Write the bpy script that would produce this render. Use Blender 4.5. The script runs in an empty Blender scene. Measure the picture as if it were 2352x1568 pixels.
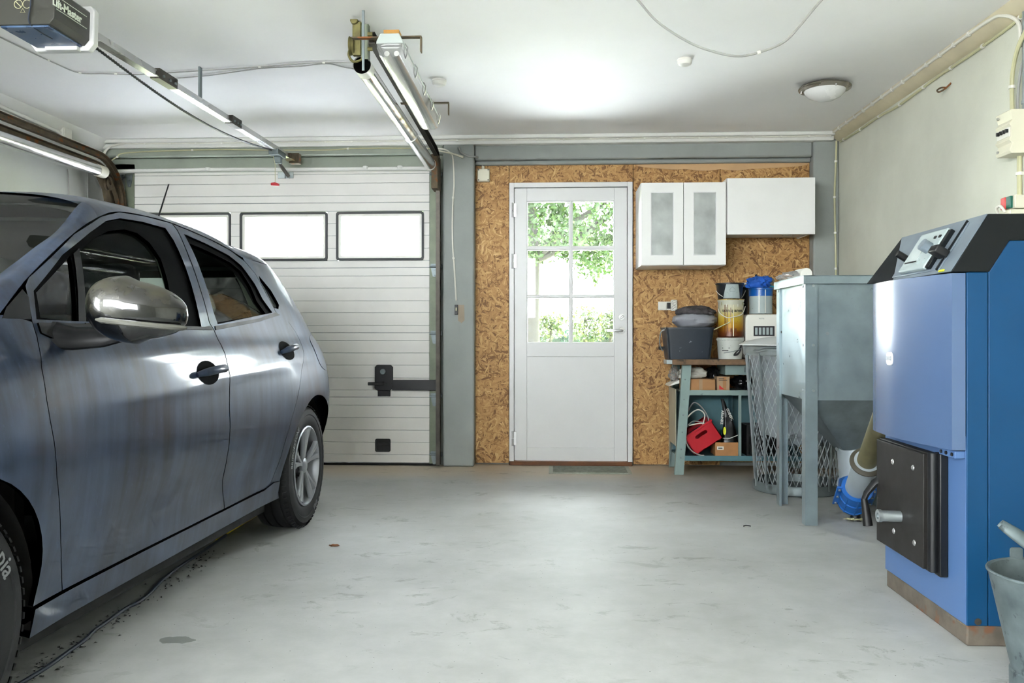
import bpy, bmesh, math, random
from mathutils import Vector, Matrix, Quaternion, noise as mnoise
from mathutils.geometry import delaunay_2d_cdt
R = math.radians
random.seed(7)
SC = bpy.context.scene
COL = SC.collection

# ------------------------------------------------------------------ camera, world, sun, exposure
FPX, CXP, HYP, CAMZ = 1930.0, 1176.0, 770.0, 0.98
TH = math.atan((1270 - 1176) / FPX)
cam_d = bpy.data.cameras.new('camera'); cam = bpy.data.objects.new('camera', cam_d); COL.objects.link(cam)
cam.location = (0, 0, CAMZ); cam.rotation_euler = (R(90), 0, TH)
cam_d.sensor_width = 36; cam_d.lens = 36 * FPX / 2352
cam_d.shift_y = (HYP - 784) / 2352
cam_d.clip_start = 0.02; cam_d.clip_end = 500
SC.camera = cam
SC.view_settings.view_transform = 'Standard'; SC.view_settings.look = 'None'
SC.view_settings.gamma = 1; SC.view_settings.use_curve_mapping = False
SC.view_settings.exposure = 3.72
SC.cycles.use_denoising = True
SC.cycles.max_bounces = 7; SC.cycles.diffuse_bounces = 5; SC.cycles.glossy_bounces = 3
SC.cycles.transmission_bounces = 4; SC.cycles.transparent_max_bounces = 12
SC.cycles.use_adaptive_sampling = True; SC.cycles.adaptive_threshold = .04; SC.cycles.adaptive_min_samples = 16
SC.cycles.caustics_reflective = False; SC.cycles.caustics_refractive = False
SC.cycles.sample_clamp_indirect = 6

wd = bpy.data.worlds.new('sky'); SC.world = wd; wd.use_nodes = True
bgn = wd.node_tree.nodes['Background']
bgn.inputs[0].default_value = (0.93, 0.97, 1.0, 1); bgn.inputs[1].default_value = 3.0
sd = bpy.data.lights.new('sun', 'SUN'); sun = bpy.data.objects.new('sun', sd); COL.objects.link(sun)
sd.energy = 9.0; sd.angle = R(1.5); sd.color = (1.0, 0.98, 0.95)
sun.rotation_euler = Vector((-1.0, 0.05, -1.25)).to_track_quat('-Z', 'Y').to_euler()

# sampling portals in the openings the daylight comes through (they give no light of their own)
for nm, loc, rot, sx, sy in (('daylight_portal_door', (.134, 6.62, 1.42), (R(90), 0, 0), .75, 1.15), ('daylight_portal_garage_windows', (-2.06, 6.62, 1.70), (R(90), 0, 0), 2.2, .45),
                             ('daylight_portal_added_front', (-1.65, -1.6, 1.78), (R(-90), 0, 0), 2.8, 1.05),
                             ('daylight_portal_side', (-3.66, -.4, 1.1), (0, R(-90), 0), 2.25, 1.65)):
    ld = bpy.data.lights.new(nm, 'AREA'); ld.shape = 'RECTANGLE'; ld.size = sx; ld.size_y = sy; ld.cycles.is_portal = True
    lo = bpy.data.objects.new(nm, ld); COL.objects.link(lo); lo.location = loc; lo.rotation_euler = rot
def ray(px, py):
    a = (px - CXP) / FPX; b = -(py - HYP) / FPX; c, s = math.cos(TH), math.sin(TH)
    return a * c - s, a * s + c, b
def atY(px, py, Y):
    r = ray(px, py); t = Y / r[1]; return Vector((r[0] * t, Y, CAMZ + r[2] * t))
def atX(px, py, X):
    r = ray(px, py); t = X / r[0]; return Vector((X, r[1] * t, CAMZ + r[2] * t))
def atZ(px, py, Z):
    r = ray(px, py); t = (Z - CAMZ) / r[2]; return Vector((r[0] * t, r[1] * t, Z))

# ------------------------------------------------------------------ materials
def lin(c):
    return tuple(((x / 255) / 12.92 if x / 255 <= .04045 else ((x / 255 + .055) / 1.055) ** 2.4) for x in c[:3])
MATS = {}
class NT:
    def __init__(s, name):
        s.m = bpy.data.materials.new(name); s.m.use_nodes = True; s.t = s.m.node_tree
        s.t.nodes.clear(); s.out = s.t.nodes.new('ShaderNodeOutputMaterial'); MATS[name] = s.m
    def n(s, kind, ins=None, **kw):
        nd = s.t.nodes.new('ShaderNode' + kind)
        for k, v in kw.items(): setattr(nd, k, v)
        if ins:
            for k, v in ins.items():
                sock = nd.inputs[k]
                if isinstance(v, bpy.types.NodeSocket): s.t.links.new(v, sock)
                else: sock.default_value = v
        return nd
    def co(s, scale=(1, 1, 1), rot=(0, 0, 0), loc=(0, 0, 0)):
        if not hasattr(s, '_tc'): s._tc = s.n('TexCoord')
        return s.n('Mapping', {'Vector': s._tc.outputs['Object'], 'Scale': scale, 'Rotation': rot, 'Location': loc}).outputs[0]
    def noise(s, scale=5, detail=4, rough=.55, vec=None, dist=0):
        return s.n('TexNoise', {'Vector': vec if vec is not None else s.co(), 'Scale': scale, 'Detail': detail, 'Roughness': rough, 'Distortion': dist}).outputs[0]
    def ramp(s, fac, stops, interp='LINEAR'):
        nd = s.n('ValToRGB', {'Fac': fac}); cr = nd.color_ramp; cr.interpolation = interp
        while len(cr.elements) < len(stops): cr.elements.new(.5)
        for e, (p, c) in zip(cr.elements, stops):
            e.position = p; e.color = (c[0], c[1], c[2], 1) if not isinstance(c, (int, float)) else (c, c, c, 1)
        return nd.outputs[0]
    def mix(s, fac, a, b, mode='MIX'):
        nd = s.n('Mix', data_type='RGBA', blend_type=mode)
        for i, v in ((0, fac), (6, a), (7, b)):
            if isinstance(v, bpy.types.NodeSocket): s.t.links.new(v, nd.inputs[i])
            else: nd.inputs[i].default_value = v if i == 0 else (v[0], v[1], v[2], 1)
        return nd.outputs[2]
    def math(s, op, a, b=0.0):
        nd = s.n('Math', operation=op)
        for i, v in ((0, a), (1, b)):
            if isinstance(v, bpy.types.NodeSocket): s.t.links.new(v, nd.inputs[i])
            else: nd.inputs[i].default_value = v
        return nd.outputs[0]
    def bump(s, h, strength=.2, dist=.01):
        return s.n('Bump', {'Height': h, 'Strength': strength, 'Distance': dist}).outputs[0]
    def pr(s, **kw):
        return s.n('BsdfPrincipled', {k.replace('_', ' '): v for k, v in kw.items()})
    def done(s, sh):
        s.t.links.new(sh.outputs[0] if hasattr(sh, 'outputs') else sh, s.out.inputs[0]); return s.m

def v4(c): return (c[0], c[1], c[2], 1)
def mat(name, c, rough=.5, metal=0., var=.08, vs=6, bump=0., bs=80, c2=None, coat=0., spec=.5, spots=None):
    if name in MATS: return MATS[name]
    t = NT(name); a = lin(c)
    lo = tuple(x * (1 - var) for x in a); hi = tuple(min(1, x * (1 + var)) for x in a) if c2 is None else lin(c2)
    nz = t.noise(vs, 5)
    col = t.mix(t.ramp(nz, [(.32, 0.), (.68, 1.)]), lo if c2 is None else a, hi)
    if spots:
        m = t.ramp(t.noise(spots[1], 3, .6), [(spots[2], 0.), (spots[2] + .06, 1.)])
        col = t.mix(m, col, lin(spots[0]))
    rg = t.n('MapRange', {'Value': nz, 'From Min': .3, 'From Max': .7, 'To Min': max(.02, rough - .07), 'To Max': min(1, rough + .07)}).outputs[0]
    kw = dict(Base_Color=col, Roughness=rg, Metallic=metal, Coat_Weight=coat, Specular_IOR_Level=spec)
    if bump: kw['Normal'] = t.bump(t.noise(bs, 4, .6), bump, .004)
    return t.done(t.pr(**kw))

def glass(name, tint=(1, 1, 1), refl=.06, haze=0., hazecol=(.9, .92, .95), rough=.02):
    t = NT(name)
    tr = t.n('BsdfTransparent', {'Color': v4(tint)})
    gl = t.n('BsdfGlossy', {'Color': (1, 1, 1, 1), 'Roughness': rough})
    fr = t.n('Fresnel', {'IOR': 1.45}).outputs[0]
    sh = t.n('MixShader', {0: t.math('MULTIPLY', fr, refl / .04), 1: tr.outputs[0], 2: gl.outputs[0]}).outputs[0]
    if haze:
        d = t.n('BsdfDiffuse', {'Color': v4(hazecol)}); l = t.n('BsdfTranslucent', {'Color': v4(hazecol)})
        dl = t.n('MixShader', {0: .5, 1: d.outputs[0], 2: l.outputs[0]}).outputs[0]
        nz = t.ramp(t.noise(5, 4), [(.3, haze * .75), (.7, min(1, haze * 1.25))])
        sh = t.n('MixShader', {0: nz, 1: sh, 2: dl}).outputs[0]
    return t.done(sh)

mat('ceiling_white', (246, 245, 244), .75, var=.03, vs=1.2, bump=.05, bs=25)
mat('white_paint', (216, 216, 216), .38, var=.02, vs=3)
mat('white_trim', (222, 222, 218), .5, var=.05, vs=3)
mat('white_plastic', (225, 224, 216), .4, var=.02)
mat('cream_plastic', (214, 210, 190), .45, var=.03)
mat('wall_plaster', (202, 203, 190), .85, var=.10, vs=1.6, bump=.35, bs=55)
mat('wall_concrete', (150, 155, 152), .85, var=.10, vs=2.5, bump=.35, bs=45)
mat('beam_green', (150, 157, 146), .8, var=.14, vs=3, bump=.3, bs=35)
mat('left_plaster', (198, 200, 196), .85, var=.07, vs=1.5, bump=.12, bs=50)
mat('galvanised', (168, 176, 178), .36, .75, var=.14, vs=14)
mat('galv_dull', (120, 130, 132), .5, .7, var=.2, vs=10)
mat('galv_green', (118, 126, 108), .55, .3, var=.18, vs=9)
mat('rusty', (96, 84, 66), .7, .4, var=.35, vs=18, spots=((130, 80, 40), 12, .58))
mat('old_brass', (112, 106, 66), .6, .5, var=.35, vs=20)
mat('dark_steel', (72, 68, 62), .45, .7, var=.3, vs=16)
mat('chrome', (205, 205, 205), .2, .95, var=.1, vs=12)
mat('steel', (190, 190, 190), .3, .9, var=.06)
mat('black_plastic', (11, 11, 12), .5, var=.2, vs=9)
mat('black_rubber', (11, 11, 12), .8, var=.25, vs=16, bump=.1)
mat('black_metal', (14, 16, 19), .45, .1, var=.25, vs=8)
mat('door_grey', (220, 218, 214), .5, var=.05, vs=2.5, bump=.12, bs=160)
mat('brown_wood', (110, 70, 44), .7, var=.25, vs=8)
mat('red_plastic', (190, 22, 38), .38, var=.08, vs=6)
mat('blue_plastic', (18, 92, 172), .35, var=.1, vs=8)
mat('cable_grey', (150, 150, 146), .5, var=.05)
mat('cable_white', (218, 216, 206), .5, var=.04)
mat('cable_yellowed', (190, 188, 150), .5, var=.06)
mat('cable_dark', (52, 60, 74), .4, var=.1)

def osb():
    t = NT('osb')
    oi = t.n('ObjectInfo').outputs['Random']
    tc = t.n('TexCoord').outputs['Object']
    off = t.n('CombineXYZ', {'X': t.math('MULTIPLY', oi, 37.0), 'Z': t.math('MULTIPLY', oi, 19.0)}).outputs[0]
    base = t.n('VectorMath', {0: tc, 1: off}, operation='ADD').outputs[0]
    wob = t.n('TexNoise', {'Vector': base, 'Scale': 9.0, 'Detail': 2.0}).outputs['Color']
    base = t.n('VectorMath', {0: base, 1: t.n('VectorMath', {0: wob, 'Scale': .05}, operation='SCALE').outputs[0]}, operation='ADD').outputs[0]
    val = pri = None
    for i, (ang, sx, sz) in enumerate([(10, 13, 74), (75, 15, 84), (128, 12, 70), (42, 19, 100), (160, 24, 120), (100, 26, 130)]):
        rot = t.n('VectorRotate', {'Vector': base, 'Axis': (0, 1, 0), 'Angle': R(ang)}, rotation_type='AXIS_ANGLE').outputs[0]
        mp = t.n('Mapping', {'Vector': rot, 'Scale': (sx, 0, sz), 'Location': (i * 3.7, 0, i * 1.9)}).outputs[0]
        vo = t.n('TexVoronoi', {'Vector': mp, 'Scale': 1.0, 'Randomness': 1.0})
        sp = t.n('SeparateColor', {0: vo.outputs['Color']})
        shade = t.math('SUBTRACT', sp.outputs[0], t.math('MULTIPLY', vo.outputs['Distance'], .28))
        p = sp.outputs[1]
        if val is None: val, pri = shade, p
        else:
            m = t.math('GREATER_THAN', p, pri)
            nd = t.n('Mix', {0: m, 2: val, 3: shade}, data_type='FLOAT'); val = nd.outputs[0]
            pri = t.math('MAXIMUM', pri, p)
    fine = t.noise(160, 2)
    val = t.math('ADD', val, t.math('MULTIPLY', t.math('SUBTRACT', fine, .5), .35))
    big = t.noise(1.1, 3)
    val = t.math('ADD', val, t.math('MULTIPLY', t.math('SUBTRACT', big, .5), .5))
    col = t.ramp(val, [(-.0, lin((122, 84, 44))), (.07, lin((160, 116, 66))), (.5, lin((182, 139, 84))), (.85, lin((198, 158, 102))), (1., lin((218, 182, 128)))])
    return t.done(t.pr(Base_Color=col, Roughness=.62, Normal=t.bump(val, .25, .003)))
osb()

def floor_mat():
    t = NT('floor_concrete'); tc = t.co()
    n1 = t.noise(1.3, 6, .6, tc); n2 = t.noise(9, 6, .65, tc); n3 = t.noise(90, 3, .6, tc)
    col = t.ramp(t.math('ADD', t.math('MULTIPLY', n1, .6), t.math('MULTIPLY', n2, .4)), [(.3, lin((146, 148, 144))), (.5, lin((168, 170, 168))), (.7, lin((186, 188, 187)))])
    # tan tint towards the back wall
    sp = t.n('SeparateXYZ', {0: tc}).outputs
    back = t.n('MapRange', {'Value': t.math('ADD', sp[1], t.math('MULTIPLY', n1, .5)), 'From Min': 5.85, 'From Max': 6.3}).outputs[0]
    col = t.mix(t.math('MULTIPLY', back, .55), col, lin((190, 164, 126)))
    # scraped, damp-looking stains of their own shape
    st = t.noise(4.2, 8, .74, t.co(scale=(1, 1.6, 1), rot=(0, 0, .5), loc=(3, 1, 0)), .6)
    stm = t.ramp(st, [(.575, 0.), (.63, .75)])
    pock = t.ramp(t.noise(26, 4, .7, t.co(scale=(1, 1.4, 1))), [(.70, 0.), (.74, .8)])
    zone = t.ramp(t.noise(.9, 2, .5, t.co(loc=(7, 2, 0))), [(.40, .2), (.56, 1.)])
    m = t.math('MULTIPLY', t.math('MAXIMUM', stm, pock), zone)
    col = t.mix(t.math('MULTIPLY', m, .62), col, lin((104, 104, 92)))
    speck = t.n('TexVoronoi', {'Vector': tc, 'Scale': 34.0}).outputs['Distance']
    spm = t.math('MULTIPLY', t.math('LESS_THAN', speck, .07), t.math('GREATER_THAN', n2, .5))
    col = t.mix(t.math('MULTIPLY', spm, .75), col, lin((70, 68, 62)))
    rg = t.n('MapRange', {'Value': n2, 'From Min': .3, 'From Max': .7, 'To Min': .42, 'To Max': .62}).outputs[0]
    return t.done(t.pr(Base_Color=col, Roughness=rg, Normal=t.bump(t.math('ADD', n3, t.math('MULTIPLY', n2, 2.)), .12, .004)))
floor_mat()
glass('clear_pane', (.97, .99, .98), .05)
glass('acrylic_pane', (.95, .97, 1.0), .05, haze=.22, hazecol=(.95, .97, 1.))
glass('frosted_pane', (.6, .62, .62), .03, haze=.78, hazecol=lin((238, 242, 240)), rough=.25)
glass('car_glass', (.66, .74, .70), .035)
glass('car_side_glass', (.72, .80, .76), .010)
glass('clear_plastic', (.92, .93, .93), .09, haze=.18, hazecol=(.9, .9, .9), rough=.12)

# ------------------------------------------------------------------ mesh helpers
class MB:
    def __init__(s): s.v = []; s.f = []
    def add(s, vs, fs):
        o = len(s.v); s.v += [Vector(p) for p in vs]; s.f += [tuple(i + o for i in f) for f in fs]; return s
    def box(s, x0, x1, y0, y1, z0, z1):
        return s.add([(x0, y0, z0), (x1, y0, z0), (x1, y1, z0), (x0, y1, z0), (x0, y0, z1), (x1, y0, z1), (x1, y1, z1), (x0, y1, z1)],
                     [(0, 3, 2, 1), (4, 5, 6, 7), (0, 1, 5, 4), (1, 2, 6, 5), (2, 3, 7, 6), (3, 0, 4, 7)])
    def cyl(s, a, b, r, seg=14, r2=None, cap=True):
        a, b = Vector(a), Vector(b); r2 = r if r2 is None else r2
        d = (b - a).normalized(); u = d.orthogonal().normalized(); w = d.cross(u)
        vs = []
        for p, rr in ((a, r), (b, r2)):
            for i in range(seg):
                t = 2 * math.pi * i / seg; vs.append(p + (u * math.cos(t) + w * math.sin(t)) * rr)
        fs = [(i, (i + 1) % seg, seg + (i + 1) % seg, seg + i) for i in range(seg)]
        if cap: fs += [tuple(range(seg - 1, -1, -1)), tuple(range(seg, 2 * seg))]
        return s.add(vs, fs)
    def tube(s, pts, r, seg=8, cap=True, closed=False, rs=None, flat=None):
        pts = [Vector(p) for p in pts]; n = len(pts); vs = []; u = None
        for i, p in enumerate(pts):
            if closed: d = pts[(i + 1) % n] - pts[i - 1]
            else: d = pts[min(i + 1, n - 1)] - pts[max(i - 1, 0)]
            d = d.normalized() if d.length > 1e-9 else Vector((0, 0, 1))
            if u is None: u = d.orthogonal().normalized()
            u = (u - d * u.dot(d)); u = u.normalized() if u.length > 1e-6 else d.orthogonal().normalized()
            w = d.cross(u); rr = rs[i] if rs else r
            for k in range(seg):
                t = 2 * math.pi * k / seg; vs.append(p + (u * math.cos(t) + w * math.sin(t) * (flat or 1)) * rr)
        fs = []
        for i in range(n if closed else n - 1):
            a, b = i * seg, ((i + 1) % n) * seg
            fs += [(a + k, a + (k + 1) % seg, b + (k + 1) % seg, b + k) for k in range(seg)]
        if cap and not closed: fs += [tuple(range(seg - 1, -1, -1)), tuple(range((n - 1) * seg, n * seg))]
        return s.add(vs, fs)
    def lathe(s, prof, c=(0, 0, 0), seg=32, axis='Z', arc=(0, 2 * math.pi), sx=1, sy=1):
        c = Vector(c); full = abs(arc[1] - arc[0] - 2 * math.pi) < 1e-6; ns = seg if full else seg + 1; vs = []
        for r, h in prof:
            for k in range(ns):
                t = arc[0] + (arc[1] - arc[0]) * k / seg; a, b = r * math.cos(t) * sx, r * math.sin(t) * sy
                vs.append(c + (Vector((a, b, h)) if axis == 'Z' else Vector((h, a, b)) if axis == 'X' else Vector((b, h, a))))
        fs = []
        for i in range(len(prof) - 1):
            for k in range(seg):
                k2 = (k + 1) % ns
                q = (i * ns + k, i * ns + k2, (i + 1) * ns + k2, (i + 1) * ns + k)
                fs.append(q)
        return s.add(vs, fs)
    def prism(s, poly, a0, a1, axis='Y'):
        # poly in (x,z) for Y, (y,z) for X, (x,y) for Z
        def P(p, a): return (p[0], a, p[1]) if axis == 'Y' else (a, p[0], p[1]) if axis == 'X' else (p[0], p[1], a)
        n = len(poly)
        vs = [P(p, a0) for p in poly] + [P(p, a1) for p in poly]
        return s.add(vs, [tuple(range(n)), tuple(range(2 * n - 1, n - 1, -1))] + [(i, n + i, n + (i + 1) % n, (i + 1) % n) for i in range(n)])
    def ring(s, outer, inner, a0, a1, axis='Y'):
        def P(p, a): return (p[0], a, p[1]) if axis == 'Y' else (a, p[0], p[1]) if axis == 'X' else (p[0], p[1], a)
        n = len(outer)
        vs = [P(p, a0) for p in outer] + [P(p, a0) for p in inner] + [P(p, a1) for p in outer] + [P(p, a1) for p in inner]
        fs = []
        for i in range(n):
            j = (i + 1) % n
            fs += [(i, j, n + j, n + i), (2 * n + j, 2 * n + i, 3 * n + i, 3 * n + j), (j, i, 2 * n + i, 2 * n + j), (n + i, n + j, 3 * n + j, 3 * n + i)]
        return s.add(vs, fs)
    def grid(s, fn, nu, nv, closed_u=False):
        vs = [fn(i / (nu if closed_u else nu - 1), j / (nv - 1)) for i in range(nu) for j in range(nv)]
        fs = [(i * nv + j, ((i + 1) % nu) * nv + j, ((i + 1) % nu) * nv + j + 1, i * nv + j + 1) for i in range(nu if closed_u else nu - 1) for j in range(nv - 1)]
        return s.add(vs, fs)
    def xf(s, m):
        s.v = [m @ p for p in s.v]; return s
    def xff(s, fn):
        s.v = [Vector(fn(p)) for p in s.v]; return s
    def join(s, o):
        return s.add(o.v, o.f)
    def build(s, name, material, parent=None, smooth=35, bevel=0, normals=None, fix=True, bseg=2):
        me = bpy.data.meshes.new(name); me.from_pydata([tuple(p) for p in s.v], [], s.f); me.validate(); me.update()
        if fix:
            bm = bmesh.new(); bm.from_mesh(me); bmesh.ops.recalc_face_normals(bm, faces=bm.faces); bm.to_mesh(me); bm.free()
        me.materials.append(MATS[material] if isinstance(material, str) else material)
        if smooth:
            me.shade_smooth(); me.set_sharp_from_angle(angle=R(smooth))
        if normals:
            me.shade_smooth(); me.normals_split_custom_set_from_vertices([tuple(q) for q in normals])
        o = bpy.data.objects.new(name, me); COL.objects.link(o)
        if bevel:
            b = o.modifiers.new('bevel', 'BEVEL'); b.width = bevel; b.segments = bseg; b.limit_method = 'ANGLE'; b.angle_limit = R(40)
        if parent is not None:
            o.parent = parent; o.matrix_parent_inverse = WM(parent).inverted()
        return o
def WM(o):
    m = Matrix.LocRotScale(o.location, o.rotation_euler.to_quaternion(), o.scale)
    return (WM(o.parent) @ o.matrix_parent_inverse @ m) if o.parent else m
def tag(o, label=None, cat=None, group=None, kind=None):
    for k, v in (('label', label), ('category', cat), ('group', group), ('kind', kind)):
        if v: o[k] = v
    return o
def thing(name, label, cat, loc=(0, 0, 0), rotz=0, group=None, kind=None):
    o = bpy.data.objects.new(name, None); COL.objects.link(o); o.location = loc; o.rotation_euler = (0, 0, rotz)
    o.empty_display_size = .05
    return tag(o, label, cat, group, kind)
def B(*a): return MB().box(*a)
def rrect(x0, x1, z0, z1, r, n=5):
    pts = []
    for cx, cz, a0 in ((x1 - r, z1 - r, 0), (x0 + r, z1 - r, 90), (x0 + r, z0 + r, 180), (x1 - r, z0 + r, 270)):
        for k in range(n + 1):
            a = R(a0 + 90 * k / n); pts.append((cx + r * math.cos(a), cz + r * math.sin(a)))
    return pts
def spline(pts, n=8):
    pts = [Vector(p) for p in pts]; out = []
    for i in range(len(pts) - 1):
        p0, p1, p2, p3 = pts[max(i - 1, 0)], pts[i], pts[i + 1], pts[min(i + 2, len(pts) - 1)]
        for k in range(n):
            t = k / n
            out.append(.5 * ((2 * p1) + (p2 - p0) * t + (2 * p0 - 5 * p1 + 4 * p2 - p3) * t * t + (3 * p1 - p0 - 3 * p2 + p3) * t ** 3))
    return out + [pts[-1]]
def text_mb(s, size, depth=.0006, align='CENTER', bold=0.):
    cu = bpy.data.curves.new('lettering', 'FONT'); cu.body = s; cu.size = size; cu.extrude = depth; cu.align_x = align; cu.align_y = 'CENTER'
    cu.offset = bold; cu.resolution_u = 2
    ob = bpy.data.objects.new('lettering', cu); COL.objects.link(ob)
    dg = bpy.context.evaluated_depsgraph_get(); me = bpy.data.meshes.new_from_object(ob.evaluated_get(dg))
    mb = MB(); mb.add([v.co.copy() for v in me.vertices], [tuple(p.vertices) for p in me.polygons])
    bpy.data.objects.remove(ob); bpy.data.curves.remove(cu); bpy.data.meshes.remove(me)
    return mb
def frame_m(o, ex, ey):
    ex, ey = Vector(ex).normalized(), Vector(ey).normalized(); ez = ex.cross(ey)
    m = Matrix((ex, ey, ez)).transposed().to_4x4(); m.translation = Vector(o); return m
def smooth_poly(poly, it=1):
    for _ in range(it):
        o = []
        for i in range(len(poly)):
            a, b = poly[i], poly[(i + 1) % len(poly)]
            o += [(.75 * a[0] + .25 * b[0], .75 * a[1] + .25 * b[1]), (.25 * a[0] + .75 * b[0], .25 * a[1] + .75 * b[1])]
        poly = o
    return poly
# ------------------------------------------------------------------ room shell
XL, XR, YB, ZC, YF = -3.447, 2.10, 6.37, 2.465, -1.3
def struct(o): return tag(o, kind='structure')
struct(B(XL - .2, XR + .2, YF, 6.65, -.12, 0).build('floor', 'floor_concrete'))
struct(B(XL - .2, XR + .2, YF, 6.65, ZC, ZC + .15).build('ceiling', 'ceiling_white'))
struct(B(XR, XR + .2, YF, 6.65, 0, ZC).build('wall_right', 'wall_plaster'))
struct(MB().box(XL - .2, XL, .4, 6.65, 0, ZC).box(XL - .2, XL, YF, -1.2, 0, ZC).box(XL - .2, XL, -1.2, .4, 2.22, ZC).build('wall_left', 'left_plaster'))   # added opening out of view, lets daylight in from the left
struct(MB().box(XL - .2, -3.0, YF - .2, YF, 0, ZC).box(-.3, XR + .2, YF - .2, YF, 0, ZC).box(-3.0, -.3, YF - .2, YF, 2.28, ZC).box(-3.0, -.3, YF - .2, YF, 0, 1.28).build('wall_front', 'wall_plaster'))   # added unseen opening behind the viewer, sized for the daylight it admits

wb = struct(MB().box(-.822, -.589, 6.25, 6.6, 0, ZC)                 # middle pilaster
    .box(1.914, XR, 6.28, 6.6, 0, ZC)                                # right pilaster
    .box(-.589, 1.914, 6.30, 6.6, 2.30, ZC).box(-.589, 1.914, 6.335, 6.6, 2.268, 2.30)  # lintel above the boards
    .build('wall_back', 'wall_concrete', bevel=.012))
struct(wb)
MB().box(XL, -.822, 6.27, 6.6, 2.345, ZC).box(XL, -.822, 6.33, 6.6, 2.225, 2.345).build('lintel', 'beam_green', wb, bevel=.012)
B(XL, -3.22, 6.33, 6.6, 0, 2.3).build('pilaster', 'wall_concrete', wb)
B(-.90, -.822, 6.33, 6.6, 0, 2.225).build('jamb', 'wall_concrete', wb)
# masonry behind the boards (outside skin)
MB().box(-.589, -.32, 6.40, 6.6, 0, 2.27).box(.59, 1.914, 6.40, 6.6, 0, 2.27).box(-.32, .59, 6.40, 6.6, 2.12, 2.27).build('masonry', 'wall_concrete', wb)
# chipboard panels, each its own board
for (x0, x1, z0, z1) in ((-.589, -.334, .012, 2.268), (-.331, .603, 2.137, 2.268), (.606, 1.25, .008, 2.268), (1.253, 1.912, .03, 2.268)):
    B(x0, x1, 6.37, 6.40, z0, z1).build('board_panel', 'osb', wb, bevel=.002)
# paint lapped over the top of the boards by the lintel brush, and bare patch on the pilaster
mat('lapped_paint', (196, 160, 118), .7, var=.08)
pts = [(1.905, 2.267), (.62, 2.267)]
for k in range(30):
    u = .64 + 1.26 * k / 29
    pts.append((u, 2.267 - .012 - .05 * (math.sin(math.pi * k / 29) ** .5) * (.6 + .5 * abs(mnoise.noise(Vector((u * 4, 0, 3)))))))
MB().prism(pts, 6.3665, 6.3695).build('paint_smear', 'lapped_paint', wb)
mat('bare_patch', (160, 146, 128), .9, var=.15)
p = [atY(x, y, 6.248) for x, y in ((1052, 700), (1066, 700), (1067, 735), (1060, 742), (1052, 736))]
MB().prism([(q.x, q.z) for q in p], 6.247, 6.2505).build('bare_patch', 'bare_patch', wb)

# ceiling trims
mb = MB().box(XL, XR - .05, 6.20, 6.34, ZC - .028, ZC).box(XL, XR - .05, 6.235, 6.34, ZC - .062, ZC - .028)
struct(mb.build('trim_1', 'white_trim', bevel=.006))
mat('beige_trim', (206, 196, 168), .6, var=.08)
mb = MB().prism([(XR, ZC), (XR - .075, ZC), (XR - .07, ZC - .012), (XR - .012, ZC - .058), (XR, ZC - .062)], YF + .2, 6.28)
struct(mb.build('trim_2', 'beige_trim'))
mb = MB().prism([(XL, ZC), (XL + .07, ZC), (XL + .065, ZC - .014), (XL + .014, ZC - .07), (XL, ZC - .075)], YF + .2, 6.28)
struct(mb.build('trim_3', 'white_trim'))

# ------------------------------------------------------------------ white glazed door
dr = thing('door_1', 'white wooden back door with six glass panes and a lower panel', None, (.13, 6.36, 0), kind='structure')
DY = 6.355
def dxz(px, py, Y=DY): v = atY(px, py, Y); return v.x, v.z
x0, x1, z0, z1 = -.33, .597, .02, 2.133
fo, fi = .036, .036
MB().box(x0, x0 + fo, 6.34, 6.46, z0 + .01, z1).box(x1 - fo, x1, 6.34, 6.46, z0 + .01, z1).box(x0 + fo, x1 - fo, 6.34, 6.46, z1 - fo, z1).box(x0 + fo - .002, x0 + fo + .018, 6.402, 6.46, .03, z1 - fo).box(x1 - fo - .018, x1 - fo + .002, 6.402, 6.46, .03, z1 - fo).box(x0 + fo, x1 - fo, 6.402, 6.46, z1 - fo - .018, z1 - fo + .002).build('door_frame', 'white_paint', dr, bevel=.003)
B(x0 + .002, x1 - .002, 6.33, 6.52, 0, .03).build('threshold', 'brown_wood', dr, bevel=.004)
lx0, lx1, lz0, lz1 = x0 + fo + .004, x1 - fo - .004, .034, z1 - fo - .004
LY0, LY1 = 6.358, 6.40
cols = [(dxz(1210, 500)[0], dxz(1308.5, 500)[0]), (dxz(1314, 500)[0], dxz(1411, 500)[0])]
rows = [(dxz(1300, 566)[1], dxz(1300, 461)[1]), (dxz(1300, 678)[1], dxz(1300, 572)[1]), (dxz(1300, 787)[1], dxz(1300, 682.5)[1])]
px0, px1 = dxz(1212, 900)[0], dxz(1412.5, 900)[0]; pz0, pz1 = dxz(1300, 1027.5)[1], dxz(1300, 819)[1]
gx0, gx1 = cols[0][0], cols[1][1]; gz0, gz1 = rows[2][0], rows[0][1]
MB().box(lx0, gx0, LY0, LY1, lz0, lz1).box(gx1, lx1, LY0, LY1, lz0, lz1).box(gx0, gx1, LY0, LY1, gz1, lz1)\
    .box(gx0, gx1, LY0, LY1, pz1, gz0).box(gx0, gx1, LY0, LY1, lz0, pz0).build('leaf', 'white_paint', dr, bevel=.003)
B(gx0 - .004, gx1 + .004, LY0 + .012, LY1 - .01, pz0 - .004, pz1 + .004).build('lower_panel', 'white_paint', dr)
B(cols[0][1], cols[1][0], LY0 + .004, LY1, gz0, gz1).build('glazing_bar', 'white_paint', dr, bevel=.002)
for a, b in ((0, 1), (1, 2)):
    B(gx0, gx1, LY0 + .005, LY1, rows[b][1], rows[a][0]).build('glazing_bar', 'white_paint', dr, bevel=.002)
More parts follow.
